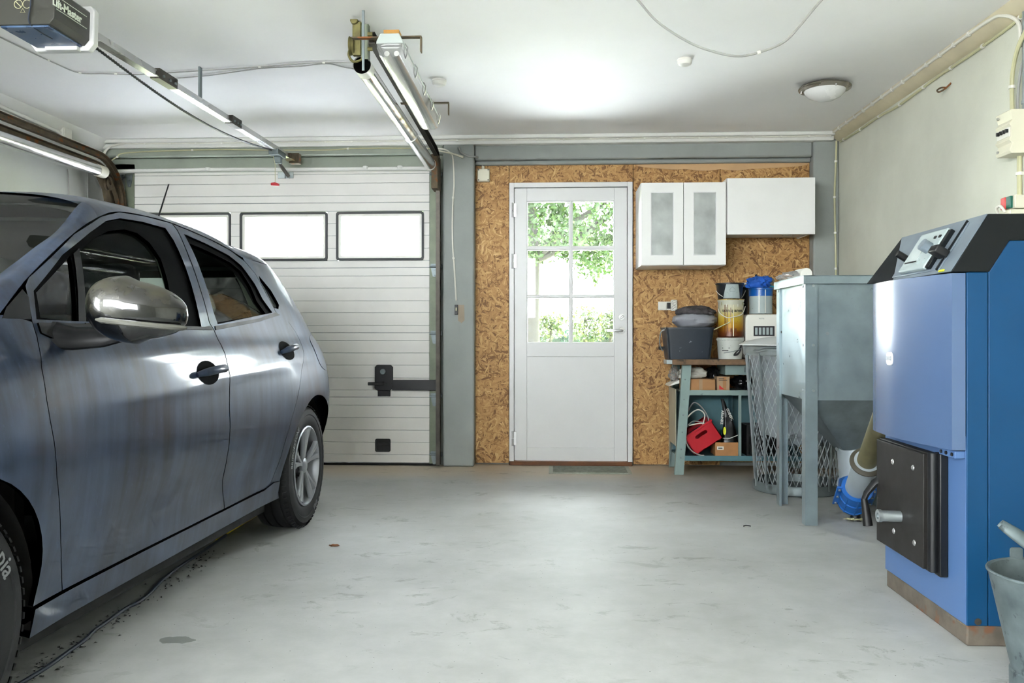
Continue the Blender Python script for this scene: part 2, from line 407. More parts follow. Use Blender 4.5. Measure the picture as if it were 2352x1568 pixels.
for (a, b) in cols:
    for (c, d) in rows:
        bead = MB().ring([(a, c), (b, c), (b, d), (a, d)], [(a + .006, c + .006), (b - .006, c + .006), (b - .006, d - .006), (a + .006, d - .006)], LY0 + .012, LY1 - .004)
        bo = bead.build('glazing_bead', 'white_paint', dr)
        B(a + .004, b - .004, 6.386, 6.390, c + .004, d - .004).build('pane', 'clear_pane', bo)
for y in (483, 600, 1006):
    x, z = dxz(1178, y)
    h = MB().cyl((x, 6.336, z - .055), (x, 6.336, z - .003), .008, 10).cyl((x, 6.336, z + .003), (x, 6.336, z + .055), .008, 10).box(x - .002, x + .028, 6.34, 6.352, z - .05, z + .05)
    h.build('hinge', 'steel', dr)
x, z = dxz(1428, 759)
hd = MB().cyl((x, LY0 - .012, z), (x, LY0, z), .026, 20)
hd.tube(spline([(x, LY0 - .01, z), (x, LY0 - .05, z), (x - .015, LY0 - .06, z), (x - .06, LY0 - .058, z + .001), (x - .115, LY0 - .05, z + .002)], 6), .009, 10)
hd.build('lever_handle', 'steel', dr)
x, z = dxz(1428, 728)
lk = MB().cyl((x, LY0 - .012, z), (x, LY0, z), .025, 20).build('lock_rose', 'steel', dr)
B(-.016, .016, -.008, .008, -.006, .006).xf(Matrix.Translation((x, LY0 - .018, z)) @ Matrix.Rotation(R(-38), 4, 'Y')).build('thumb_turn', 'steel', lk, bevel=.002)

# ------------------------------------------------------------------ sectional garage door
GY = 6.285
gd = thing('door_2', 'pale grey ribbed sectional garage door with three small windows', None, (-2.07, GY, 0), kind='structure')
gl, gr = -3.20, -.928
def gz(y): return atY(655, y, GY).z
ys = [394, 401, 422, 450, 466.6, 486, 514, 542, 571, 599, 615.6, 634, 662, 691, 718, 747, 764, 782, 810, 838, 867, 895, 911, 929.5, 957.6, 986, 1014, 1042, 1060]
joints = {466.6, 615.6, 764, 911}
win = [(atY(cx - 99.5, 543, GY).x, atY(cx + 99.5, 543, GY).x) for cx in (430, 652, 873)]
wz0, wz1 = gz(597.5), gz(488.5)
core = MB()
def seg_x(za, zb):
    if zb <= wz0 + .004 or za >= wz1 - .004: return [(gl, gr)]
    xs = [gl] + [q for w in win for q in w] + [gr]
    return [(xs[i], xs[i + 1]) for i in range(0, len(xs), 2)]
for i in range(len(ys) - 1):
    zt, zb = gz(ys[i]), gz(ys[i + 1]); gt = .004 if ys[i] in joints else .0022; gb = .004 if ys[i + 1] in joints else .0022
    for (a, b) in seg_x(zb, zt):
        zz0, zz1 = zb + gb / 2, zt - gt / 2
        if len(seg_x(zb, zt)) > 1: zz0, zz1 = max(zz0, zb), zz1
        B(a, b, GY, GY + .01, zz0, zz1).build('slat', 'door_grey', gd, bevel=.0022)
        core.box(a, b, GY + .006, GY + .04, zb, zt)
core.build('insulation_core', 'galv_dull', gd)
mat('window_gasket', (58, 60, 62), .6, var=.1)
for (a, b) in win:
    fr = MB().ring(rrect(a - .004, b + .004, wz0 - .004, wz1 + .004, .022), rrect(a + .012, b - .012, wz0 + .012, wz1 - .012, .012), GY - .010, GY + .045).build('window_frame', 'window_gasket', gd)
    MB().ring(rrect(a + .012, b - .012, wz0 + .012, wz1 - .012, .012), rrect(a + .032, b - .032, wz0 + .03, wz1 - .03, .006), GY + .004, GY + .04).build('glazing_rim', 'white_plastic', fr)
    B(a + .014, b - .014, GY + .024, GY + .028, wz0 + .014, wz1 - .014).build('pane', 'acrylic_pane', fr)
# end stiles, hinges with rollers, bottom seal
for sx, xa, xb in ((1, gr, gr + .074), (-1, gl - .074, gl)):
    B(xa, xb, GY - .004, GY + .04, gz(1062), gz(396)).build('end_stile', 'galv_green', gd, bevel=.003)
    cx = (xa + xb) / 2
    for y in (404, 614, 766, 908, 1040):
        z = gz(y); hg = MB().cyl((cx - .035, GY - .014, z), (cx + sx * .055, GY - .014, z), .008, 10)
        hg.box(cx - .026, cx + .026, GY - .012, GY - .003, z, z + .022)
        hg.prism([(cx - .024, z), (cx + .024, z), (cx + .020, z - .035), (cx + .009, z - .075), (cx - .009, z - .075), (cx - .020, z - .035)], GY - .010, GY - .003)
        for bz in (z + .012, z - .022, z - .062): hg.cyl((cx, GY - .016, bz), (cx, GY - .008, bz), .006, 8)
        hg.cyl((cx + sx * .05, GY - .014, z), (cx + sx * .062, GY - .014, z), .018, 14)
        hg.build('hinge', 'galv_dull', gd)
B(gl - .07, gr + .074, GY - .005, GY + .04, .001, gz(1061)).build('bottom_seal', 'black_rubber', gd, bevel=.004)
# lock plate, lever, bar
def gp(x, y): v = atY(x, y, GY - .02); return v.x, v.z
a, c = gp(860.6, 896); b, d = gp(902, 837.5); ch = .018
MB().prism([(a + ch, c - .002), (b - ch, c - .002), (b, c + ch), (b, d - ch), (b - ch, d), (a + ch, d), (a, d - ch), (a, c + ch)], GY - .022, GY).build('lock_plate', 'black_metal', gd, bevel=.002)
a2, c2 = gp(867, 910); b2, d2 = gp(896, 897)
B(a2, b2, GY - .012, GY, c2, d2).build('lock_tail', 'black_metal', gd, bevel=.002)
a3, c3 = gp(901, 896); b3, d3 = gp(1013, 872)
B(a3, b3, GY - .034, GY - .024, c3, d3).build('lock_bar', 'black_metal', gd, bevel=.002)
x, z = gp(880, 853); MB().cyl((x, GY - .04, z), (x, GY - .02, z), .02, 18).cyl((x, GY - .045, z), (x, GY - .039, z), .012, 12).build('lock_cylinder', 'galv_dull', gd)
x, z = gp(883, 880); lv = MB().cyl((x, GY - .045, z), (x, GY - .02, z), .014, 16).box(x - .12, x, GY - .052, GY - .04, z - .014, z + .010)
lv.build('lock_lever', 'black_plastic', gd, bevel=.004)
a, c = gp(861, 1037.5); b, d = gp(896, 1008)
ph = MB().ring(rrect(a, b, c, d, .012), rrect(a + .008, b - .008, c + .008, d - .008, .006), GY - .012, GY + .003)
ph.box(a + .006, b - .006, GY - .001, GY + .002, c + .006, d - .006)
ph = ph.build('pull_cup', 'black_plastic', gd); B(a + .01, b - .01, GY - .016, GY - .004, (c + d) / 2 - .004, (c + d) / 2 + .022).build('grip', 'black_plastic', ph, bevel=.003)
# door arm bracket
x, z = gp(650, 403)
MB().box(x - .045, x + .075, GY - .006, GY, z - .018, z + .03).box(x + .012, x + .018, GY - .03, GY, z - .02, z + .025).box(x + .040, x + .046, GY - .03, GY, z - .02, z + .025).build('arm_bracket', 'galvanised', gd, bevel=.002)
# white painted shaft over the door
sh = MB().tube([(XL + .1, 6.23, 2.225), (-2.6, 6.23, 2.232), (-1.9, 6.23, 2.226), (-.93, 6.23, 2.226)], .014, 12)
for q in (-1.4, -1.14, -2.6): sh.cyl((q, 6.222, 2.222), (q, 6.222, 2.244), .02, 10)
tag(sh.build('spring_shaft', 'white_trim'), 'white painted steel shaft running above the garage door', 'shaft')

# ------------------------------------------------------------------ outdoors
mat('paving', (206, 210, 214), .9, var=.12, vs=3)
mat('grass', (140, 150, 100), .95, var=.35, vs=3, c2=(176, 180, 130))
struct(B(-30, 30, 6.65, 11.5, -.16, -.06).build('paving_outside', 'paving'))
struct(B(-60, 60, 11.5, 90, -.30, -.10).build('lawn_outside', 'grass'))
mat('drive_gravel', (150, 150, 150), .95, var=.2, vs=9)
struct(MB().box(-30, XL - .2, -30, 6.65, -.16, -.01).box(XL - .2, 30, -30, YF - .2, -.16, -.01).build('drive_outside', 'drive_gravel'))
# ------------------------------------------------------------------ the car
def paint():
    t = NT('car_paint'); tc = t.co()
    n = t.noise(2.2, 5, .6, tc); st = t.noise(6, 4, .6, t.co(scale=(1.2, 2.2, .18)))
    dust = t.ramp(t.math('ADD', t.math('MULTIPLY', n, .55), t.math('MULTIPLY', st, .45)), [(.36, .05), (.64, .8)])
    fine = t.ramp(t.noise(40, 3, .75, t.co(scale=(1, 1, .5))), [(.62, 0.), (.72, .22)])
    d2 = t.math('MINIMUM', t.math('ADD', dust, fine), 1.0)
    col = t.mix(d2, lin((14, 18, 27)), lin((62, 80, 108)))
    rg = .42
    cr = .08
    return t.done(t.pr(Base_Color=col, Roughness=rg, Metallic=.25, Specular_IOR_Level=.3, Coat_Weight=.42, Coat_Roughness=cr))
paint()
def mudmat():
    t = NT('muddy_paint'); n = t.noise(9, 5, .65); z = t.n('SeparateXYZ', {0: t.co()}).outputs[2]
    up = t.n('MapRange', {'Value': t.math('ADD', z, t.math('MULTIPLY', t.math('SUBTRACT', n, .5), .16)), 'From Min': 1.04, 'From Max': 1.11}).outputs[0]
    d = t.math('MULTIPLY', up, t.ramp(n, [(.35, .35), (.6, 1.)]))
    t.done(t.pr(Base_Color=t.mix(d, lin((7, 8, 10)), lin((60, 58, 44))), Roughness=t.n('MapRange', {'Value': d, 'To Min': .14, 'To Max': .55}).outputs[0], Metallic=.2, Coat_Weight=t.math('SUBTRACT', 1.0, d)))
mudmat()
mat('car_seal', (6, 7, 8), .8, var=.1, spec=.04)
mat('car_trim', (10, 11, 13), .45, var=.1, spec=.2)
mat('car_inside', (18, 24, 22), .8, var=.1)
mat('car_pillar_trim', (150, 162, 144), .8, var=.06)
mat('headliner', (34, 48, 42), .9, var=.08)
mat('seat_cloth', (7, 8, 10), .9, var=.2, bump=.3, bs=200)
mat('alloy', (150, 153, 158), .42, .55, var=.06)
mat('rim_dark', (34, 34, 36), .5, .3, var=.1)
mat('tyre', (17, 18, 20), .72, var=.25, vs=9, bump=.12, bs=120)
mat('tyre_lettering', (120, 122, 124), .7, var=.05)
mat('indicator_lens', (84, 84, 78), .2, var=.05, coat=.5)
mat('lamp_red', (150, 12, 18), .15, var=.05, coat=.6)
mat('lamp_clear', (215, 220, 224), .12, .2, var=.05, coat=.8)

CAR_YAW = R(1.3)
car = thing('hatchback_car', 'dusty dark grey five-door hatchback car parked facing the viewer', 'car', (-2.147, 1.75, 0), -CAR_YAW)
CM = WM(car)
ZS = [0.10, .19, .30, .45, .62, .75, .85, .92, .98, 1.1, 1.2, 1.3, 1.38, 1.42, 1.46]
XS = [.74, .775, .80, .838, .862, .862, .85, .832, .802, .762, .722, .672, .622, .59, .54]
def herm(x, X, Y):
    if x <= X[0]: return Y[0]
    if x >= X[-1]: return Y[-1]
    for i in range(len(X) - 1):
        if X[i] <= x <= X[i + 1]: break
    n = len(X); hh = X[i + 1] - X[i]
    def m(k):
        a, b = max(k - 1, 0), min(k + 1, n - 1); return (Y[b] - Y[a]) / (X[b] - X[a])
    t = (x - X[i]) / hh
    return (2 * t ** 3 - 3 * t * t + 1) * Y[i] + (t ** 3 - 2 * t * t + t) * hh * m(i) + (-2 * t ** 3 + 3 * t * t) * Y[i + 1] + (t ** 3 - t * t) * hh * m(i + 1)
def uend(z): return herm(z, [.2, .5, .75, .95, 1.1, 1.3, 1.45], [3.10, 3.16, 3.15, 3.10, 3.0, 2.86, 2.74])
def ufront(z): return herm(z, [.2, .5, .75, .95, 1.1], [-.76, -.80, -.74, -.52, -.3])
def sstep(a, b, x):
    t = max(0, min(1, (x - a) / (b - a))); return t * t * (3 - 2 * t)
def S(u, z):
    x = herm(z, ZS, XS)
    for uc in (0., 2.53):
        x += .018 * math.exp(-((u - uc) / .42) ** 4) * max(0, min(1, (.95 - z) / .25))
    # swage: hollow low in the doors
    x -= .020 * sstep(.62, .95, u) * (1 - sstep(1.7, 2.2, u)) * math.exp(-((z - .40) / .085) ** 2)
    x += .006 * sstep(.3, .9, u) * (1 - sstep(2.3, 2.8, u)) * math.exp(-((z - .80 - .05 * (u - 1)) / .035) ** 2)
    e = uend(z); t = max(0, min(.985, (u - (e - .55)) / .55)); x *= (1 - t ** 3.2) ** (1 / 2.4)
    e = ufront(z); t = max(0, min(.985, ((e + .75) - u) / .75)); x *= (1 - t ** 3.0) ** (1 / 2.4)
    return x
def SN(u, z):
    d = .004
    n = Vector((1, -(S(u + d, z) - S(u - d, z)) / (2 * d), -(S(u, z + d) - S(u, z - d)) / (2 * d))); return n.normalized()
def inpoly(p, poly):
    c = False; j = len(poly) - 1
    for i in range(len(poly)):
        a, b = poly[i], poly[j]
        if (a[1] > p[1]) != (b[1] > p[1]) and p[0] < (b[0] - a[0]) * (p[1] - a[1]) / (b[1] - a[1]) + a[0]: c = not c
        j = i
    return c
def resample(poly, step):
    out = []
    for i in range(len(poly)):
        a, b = Vector(poly[i]), Vector(poly[(i + 1) % len(poly)]); n = max(1, int((b - a).length / step))
        out += [tuple(a + (b - a) * k / n) for k in range(n)]
    return out
def segdist(p, poly):
    d = 9; P = Vector(p)
    for i in range(len(poly)):
        a, b = Vector(poly[i]), Vector(poly[(i + 1) % len(poly)]); ab = b - a
        t = max(0, min(1, (P - a).dot(ab) / max(1e-12, ab.length_squared))); d = min(d, (P - a - ab * t).length)
    return d
PC = {}
def patch(name, outline, material, holes=(), off=0., step=.035, skirt=.014, parent=None, both=True, key=None):
    """trimmed panel of the body side: outline in side view (u, z), pushed onto the body surface"""
    loops = [resample(outline, step * .7)] + [resample(h, step * .7) for h in holes]
    pts, edges = [], []
    for lp in loops:
        o = len(pts); pts += lp; edges += [(o + i, o + (i + 1) % len(lp)) for i in range(len(lp))]
    nb = len(pts)
    us = [p[0] for p in outline]; zs = [p[1] for p in outline]
    u = min(us)
    while u < max(us):
        z = min(zs)
        while z < max(zs):
            if inpoly((u, z), loops[0]) and not any(inpoly((u, z), h) for h in loops[1:]) and min(segdist((u, z), l) for l in [outline] + list(holes)) > step * .45: pts.append((u, z))
            z += step
        u += step
    vo, _, tris, *_ = delaunay_2d_cdt([Vector(p) for p in pts], edges, [], 0, 1e-5)
    vs = [tuple(v) for v in vo]
    fs = []
    for t in tris:
        c = (sum(vs[i][0] for i in t) / 3, sum(vs[i][1] for i in t) / 3)
        if inpoly(c, loops[0]) and not any(inpoly(c, h) for h in loops[1:]): fs.append(tuple(t))
    out = []
    for sgn in ((1, -1) if both else (1,)):
        V, N, Fc = [], [], []
        for (a, b) in vs:
            n = SN(a, b); p = Vector((S(a, b), a, b)) - n * off
            V.append(Vector((p.x * sgn, p.y, p.z))); N.append(Vector((n.x * sgn, n.y, n.z)))
        for f in fs:
            a, b, c = (V[i] for i in f)
            fl = (b - a).cross(c - a).dot(N[f[0]]) < 0
            Fc.append(tuple(reversed(f)) if fl else f)
        if skirt:
            cnt = {}
            for f in fs:
                for i in range(3):
                    e = tuple(sorted((f[i], f[(i + 1) % 3]))); cnt[e] = cnt.get(e, 0) + 1
            for (a, b), c in cnt.items():
                if c == 1:
                    k = len(V)
                    e = (V[b] - V[a]).normalized(); side = e.cross(N[a]).normalized()
                    V += [V[a], V[b], V[b] - N[b] * skirt, V[a] - N[a] * skirt]; N += [side] * 4; Fc.append((k, k + 1, k + 2, k + 3))
        mb = MB(); mb.v = [CM @ p for p in V]; mb.f = Fc
        r3 = CM.to_3x3()
        par = parent[sgn] if isinstance(parent, dict) else car
        out.append(mb.build(name, material, par, smooth=0, normals=[(r3 @ q) for q in N], fix=False))
    return {1: out[0], -1: out[1]} if both else out[0]
def arch(cu, cz, r, a0, a1, n=18):
    return [(cu + r * math.cos(R(a0 + (a1 - a0) * k / n)), cz + r * math.sin(R(a0 + (a1 - a0) * k / n))) for k in range(n + 1)]
A_LINE = [(.386, 1.015), (.384, .974), (.345, .897), (.335, .816), (.337, .766), (.36, .62), (.425, .437), (.50, .285)]
SPLIT = [(1.579, 1.43), (1.518, 1.297), (1.486, 1.173), (1.462, 1.03), (1.483, 1.0), (1.488, .909), (1.481, .853), (1.464, .697), (1.489, .505), (1.583, .285)]
def sh_u(pl, d): return [(a + d, b) for a, b in pl]
G = .0035
def ctr_(pl, k):
    cx = sum(p[0] for p in pl) / len(pl); cz = sum(p[1] for p in pl) / len(pl); return [(cx + (a - cx) * k, cz + (b - cz) * k) for a, b in pl]
# front wing with wheel arch and bumper corner
wing = sh_u(A_LINE, -G)[0:1] + [(.30, 1.03), (.262, 1.03), (.10, .975), (-.30, .90), (-.50, .80), (-.64, .66), (-.74, .50), (-.745, .34), (-.68, .215), (-.36, .205)] \
    + arch(0, .315, .362, 182, 358 - 360, 26)[0:] + [(.362, .285)] + list(reversed(sh_u(A_LINE, -G)))[0:-1]
patch('front_wing', wing, 'car_paint')
# doors
topF = [(.404, 1.11), (.43, 1.133), (.748, 1.287), (.986, 1.374), (1.149, 1.413), (1.36, 1.428), (1.575, 1.43)]
holeF = [(.405, 1.022), (.43, 1.098), (.63, 1.213), (.846, 1.304), (1.0, 1.362), (1.12, 1.388), (1.28, 1.398), (1.46, 1.397), (1.462, 1.35), (1.43, 1.22), (1.40, 1.10), (1.38, 1.012)]
door_f = list(A_LINE[::-1])[0:] + topF + [(a - G, b) for a, b in SPLIT[1:]]
FD = patch('front_door', door_f, 'car_paint', [holeF])
topR = [(1.583, 1.428), (1.869, 1.396), (2.03, 1.366), (2.135, 1.325), (2.185, 1.27), (2.212, 1.169), (2.245, 1.095), (2.30, 1.084)]
rearedge = [(2.39, 1.045), (2.445, 1.0), (2.455, .955), (2.42, .90), (2.325, .81), (2.235, .694), (2.168, .588), (2.125, .47), (2.108, .385), (2.075, .305), (2.02, .287)]
holeR = [(1.535, 1.024), (1.53, 1.08), (1.565, 1.235), (1.607, 1.392), (1.78, 1.372), (1.97, 1.34), (2.06, 1.30), (2.115, 1.22), (2.135, 1.15), (2.20, 1.088)]
door_r = [(a + G, b) for a, b in SPLIT[::-1]] + topR + rearedge
RD = patch('rear_door', door_r, 'car_paint', [holeR])
# rear side panel with quarter light, arch and bumper corner
qg = [(2.205, 1.24), (2.225, 1.265), (2.30, 1.20), (2.335, 1.13), (2.30, 1.108), (2.245, 1.112)]
tail = [(2.86, .99), (3.0, .965), (3.04, .90), (3.05, .80), (2.96, .76), (2.90, .82), (2.86, .92)]
ends = [(uend(z) - .035, z) for z in (.22, .30, .40, .5, .6, .7, .8, .9, 1.0, 1.1, 1.2, 1.30)]
quarter = [(a + G, b) for a, b in rearedge[::-1]][0:] + [(a + G + .002, b + .002) for a, b in topR[:0:-1]][1:5] + [(2.14, 1.345), (2.30, 1.34), (2.70, 1.33), (2.80, 1.31)] \
    + ends[::-1] + [(2.90, .215)] + arch(2.535, .318, .357, -16, 181, 26) + [(2.177, .287)]
QP = patch('rear_side_panel', quarter, 'car_paint', [qg, tail])
patch('quarter_light', [((a - 2.27) * .97 + 2.27, (b - 1.18) * .97 + 1.18) for a, b in qg], 'car_glass', off=.008, skirt=0, parent=QP)
patch('tail_lamp', [((a - 2.96) * .98 + 2.96, (b - .87) * .98 + .87) for a, b in tail], 'lamp_red', off=-.004, parent=QP)
patch('fuel_flap', smooth_poly([(2.62, .98), (2.80, .985), (2.83, .90), (2.80, .79), (2.66, .80), (2.60, .88)], 2), 'car_paint', off=-.002, skirt=.004, parent=QP)
# sills
patch('sill', [(.365, .203), (.365, .277), (.6, .279), (1.6, .280), (2.0, .281), (2.10, .30), (2.17, .295), (2.175, .24), (2.20, .21)], 'car_paint', off=-.006, skirt=.03)
patch('inner_lining', ctr_(door_f, .985), 'car_inside', [ctr_(holeF, 1.0)], off=.05, skirt=0, step=.06, parent=FD)
patch('inner_lining', ctr_(door_r, .985), 'car_inside', [ctr_(holeR, 1.0)], off=.05, skirt=0, step=.06, parent=RD)
# black seals around the side glass, fixed front quarter glass, panes
gF = [(.625, 1.022), (.745, 1.236), (.863, 1.29), (.998, 1.334), (1.125, 1.355), (1.206, 1.352), (1.26, 1.322), (1.28, 1.265), (1.255, 1.183), (1.20, 1.064), (1.182, 1.016)]
gQ = [(.44, 1.03), (.455, 1.098), (.69, 1.222), (.60, 1.022)]
def ctr(pl, k): 
    cx = sum(p[0] for p in pl) / len(pl); cz = sum(p[1] for p in pl) / len(pl); return [(cx + (a - cx) * k, cz + (b - cz) * k) for a, b in pl]
patch('window_seal', ctr(holeF, 1.006), 'car_seal', [gF, gQ], off=.010, parent=FD)
patch('window_seal', ctr(holeR, 1.006), 'car_seal', [ctr([(1.555, 1.034), (1.548, 1.08), (1.585, 1.235), (1.622, 1.362), (1.78, 1.345), (1.965, 1.313), (2.045, 1.278), (2.075, 1.205), (2.075, 1.14), (2.135, 1.082)], 1.)], off=.010, parent=RD)
patch('window_glass', ctr(gF, 1.03), 'car_side_glass', off=.022, skirt=0, parent=FD)
patch('quarter_glass', ctr(gQ, 1.04), 'car_glass', off=.016, skirt=0, parent=FD)
# rear glass half wound down
patch('window_glass', [(1.50, 1.02), (1.55, 1.15), (1.75, 1.165), (1.95, 1.135), (2.12, 1.09), (2.14, 1.07)], 'car_glass', off=.024, skirt=.004, parent=RD)
patch('divider_bar', [(.60, 1.02), (.70, 1.225), (.745, 1.245), (.635, 1.018)], 'car_trim', off=.004, parent=FD)
# waist mouldings
patch('waist_moulding', [(.62, 1.004), (.62, 1.016), (1.40, 1.012), (1.455, 1.016), (1.47, 1.0)], 'car_trim', off=-.003, skirt=.006, parent=FD)
patch('waist_moulding', [(1.495, 1.0), (1.50, 1.016), (2.0, 1.056), (2.24, 1.09), (2.29, 1.078), (2.0, 1.043)], 'car_trim', off=-.003, skirt=.006, parent=RD)
# triangle of black trim ahead of the door glass
patch('mirror_triangle', [(.272, 1.022), (.30, 1.05), (.385, 1.10), (.40, 1.08), (.383, 1.022)], 'car_trim', off=-.001)

# roof, pillars, screens as lofted surfaces (mirrored halves meet on the centre line)
RU = [.26, .43, .748, .986, 1.149, 1.36, 1.58, 1.869, 2.03, 2.135, 2.30, 2.55, 2.80]
RZ = [1.028, 1.136, 1.290, 1.377, 1.416, 1.432, 1.434, 1.402, 1.374, 1.346, 1.342, 1.338, 1.312]
def rail(u):
    z = herm(u, RU, RZ); return Vector((S(u, z), u, z))
WU = [-.12, .10, .335, .483, .62, .745, .905, 1.0]
WZ = [.985, 1.06, 1.10, 1.163, 1.230, 1.292, 1.405, 1.44]
WX = [.71, .69, .685, .66, .64, .625, .60, .575]
def wedge(t):   # windscreen edge, t in 0..1 base to top
    u = -.12 + 1.05 * t
    return Vector((herm(u, WU, WX), u, herm(u, WU, [.955, 1.03, 1.105, 1.168, 1.235, 1.297, 1.405, 1.43])))
def roofc(u): return herm(u, [.93, 1.2, 1.4, 1.65, 1.95, 2.3, 2.6, 2.76], [1.445, 1.490, 1.508, 1.513, 1.50, 1.47, 1.43, 1.39])
def roof_pt(u, v):
    p = rail(u); d = .01; z = herm(u, RU, RZ)
    tan = Vector(((S(u, z + d) - S(u, z - d)) / (2 * d), 0, 1)).normalized()
    c = Vector((0, u + .0, roofc(u))); L = (c - p).length
    m0 = tan * L * .55; m1 = Vector((-1, 0, 0)) * L * 1.25
    return p * (2 * v ** 3 - 3 * v * v + 1) + m0 * (v ** 3 - 2 * v * v + v) + c * (3 * v * v - 2 * v ** 3) + m1 * (v ** 3 - v * v)
def roof_full(s, t):
    u = .955 + (2.76 - .955) * s; v = 1 - abs(2 * t - 1)
    bow = -.045 * (1 - (2 * t - 1) ** 2) * max(0, 1 - s * 5)
    p = roof_pt(u, v); p = Vector((p.x * (1 if t < .5 else -1), p.y + bow, p.z)); return CM @ p
MB().grid(roof_full, 44, 41).build('roof', 'car_paint', car, smooth=80)
for sg in (1, -1):
    def pil(s, t):
        a = rail(.26 + .70 * s); b = wedge((.26 + .70 * s - .16 + .12) / 1.05) if False else wedge(.26 + .74 * s)
        bul = a.lerp(b, t) + Vector((.5, -.3, .8)) * .012 * math.sin(math.pi * t); return CM @ Vector((bul.x * sg, bul.y, bul.z))
    MB().grid(pil, 26, 7).build('front_pillar', 'car_paint', car, smooth=80)
def wind(s, t):
    a = wedge(s); v = 2 * t - 1; p = Vector((a.x * v * -1, a.y - .10 * (1 - v * v) * (1 - .55 * s), a.z + .035 * (1 - v * v) * s)); return CM @ p
ws_ = MB().grid(wind, 24, 25).build('windscreen', 'car_glass', car, smooth=80)
# bonnet, cowl, nose
def bon(s, t):
    v = 2 * t - 1; u = -.10 + (-.60) * s
    zed = herm(u, [-.74, -.6, -.3, 0.05], [.72, .80, .90, .962]); hw = herm(u, [-.74, -.5, -.2, .05], [.52, .60, .675, .72])
    zc_ = zed + .055 * (1 - abs(v) ** 2.4)
    return CM @ Vector((-v * hw, u - .10 * (1 - v * v) * (.4 + .6 * s), zc_))
MB().grid(bon, 20, 25).build('bonnet', 'car_paint', car, smooth=80)
for sg in (1, -1):
    def brim(s, t):
        u = -.10 - .60 * s
        zed = herm(u, [-.74, -.6, -.3, 0.05], [.72, .80, .90, .962]); hw = herm(u, [-.74, -.5, -.2, .05], [.52, .60, .675, .72])
        a = Vector((hw, u, zed)); zz = herm(u, [-.64, -.5, -.3, .10], [.66, .80, .90, .975]); b = Vector((S(u, zz), u, zz))
        p = a.lerp(b, t) + Vector((0, 0, .015 * math.sin(math.pi * t))); return CM @ Vector((p.x * sg, p.y, p.z))
    MB().grid(brim, 16, 6).build('bonnet_edge', 'car_paint', car, smooth=80)
    hl = MB().grid(lambda s, t: CM @ Vector((sg * (.50 + .24 * s), -.80 + .34 * s ** 1.6 - .01 * math.sin(math.pi * t), .60 + .13 * t + .08 * s)), 10, 8)
    hl.build('headlamp', 'lamp_clear', car, smooth=80)
def cowl(s, t):
    v = 2 * t - 1; return CM @ Vector((-v * .72, -.10 - .10 * (1 - v * v) + .04 * s, .968 + .03 * (1 - v * v) * (1 - s) - .03 * s))
MB().grid(cowl, 3, 15).build('cowl', 'car_seal', car)
def nose(s, t):
    v = 2 * t - 1; z = .21 + .50 * s; return CM @ Vector((-v * .60, ufront(z) + .03 + .08 * v * v - .09 * (1 - v * v), z))
MB().grid(nose, 12, 21).build('front_bumper', 'car_paint', car, smooth=80)
gr_ = MB()
for k in range(5): 
    z = .36 + k * .045
    gr_.tube([CM @ Vector((x, ufront(z) - .066 + .30 * x * x, z)) for x in [-.3 + .06 * i for i in range(11)]], .008, 6)
gr_.build('grille', 'black_plastic', car)
# tail: hatch with rear screen, bumper
def hatch(s, t):
    z = .75 + .58 * s; v = 2 * t - 1; e = uend(z) - .035; hw = S(e, z); return Vector((-v * hw, e + .06 * (1 - v * v), z))
MB().grid(lambda s, t: CM @ hatch(.0 + .42 * s, t), 8, 17).build('tailgate', 'car_paint', car, smooth=80)
MB().grid(lambda s, t: CM @ hatch(.42 + .58 * s, t), 8, 17).build('rear_screen', 'car_glass', car, smooth=80)
def spo(s, t):
    v = 2 * t - 1; a = roof_full(1, t); z = 1.33; e = uend(z) - .02; b = CM @ Vector((-v * S(e - .1, z) * -1 * -1, e + .05 * (1 - v * v), z)); return a.lerp(b, s)
MB().grid(lambda s, t: spo(s, t), 4, 17).build('spoiler', 'car_paint', car, smooth=80)
MB().grid(lambda s, t: CM @ Vector((-(2 * t - 1) * S(uend(.21 + .54 * s) - .035, .21 + .54 * s), uend(.21 + .54 * s) - .035 + .05 * (1 - (2 * t - 1) ** 2), .21 + .54 * s)), 8, 17).build('rear_bumper', 'car_paint', car, smooth=80)
# underbody, wheel wells, bulkheads
ub = MB().box(-.74, .74, .37, 2.17, .15, .24).box(-.50, .50, -.66, 3.02, .20, .27).box(-.73, .73, .40, .44, .24, .92).box(-.68, .68, 2.80, 2.84, .27, .78)
ub.xf(CM).build('underbody', 'black_rubber', car)
for cu in (0., 2.535):
    for sg in (1, -1):
        w = MB().lathe([(.372, .80), (.385, .60), (.385, .40), (.02, .40)], (0, 0, 0), 30, 'X', (-.25, math.pi + .25))
        w.xff(lambda p: CM @ Vector((p.x * sg, cu + p.y, .316 + p.z))).build('wheel_well', 'black_rubber', car)
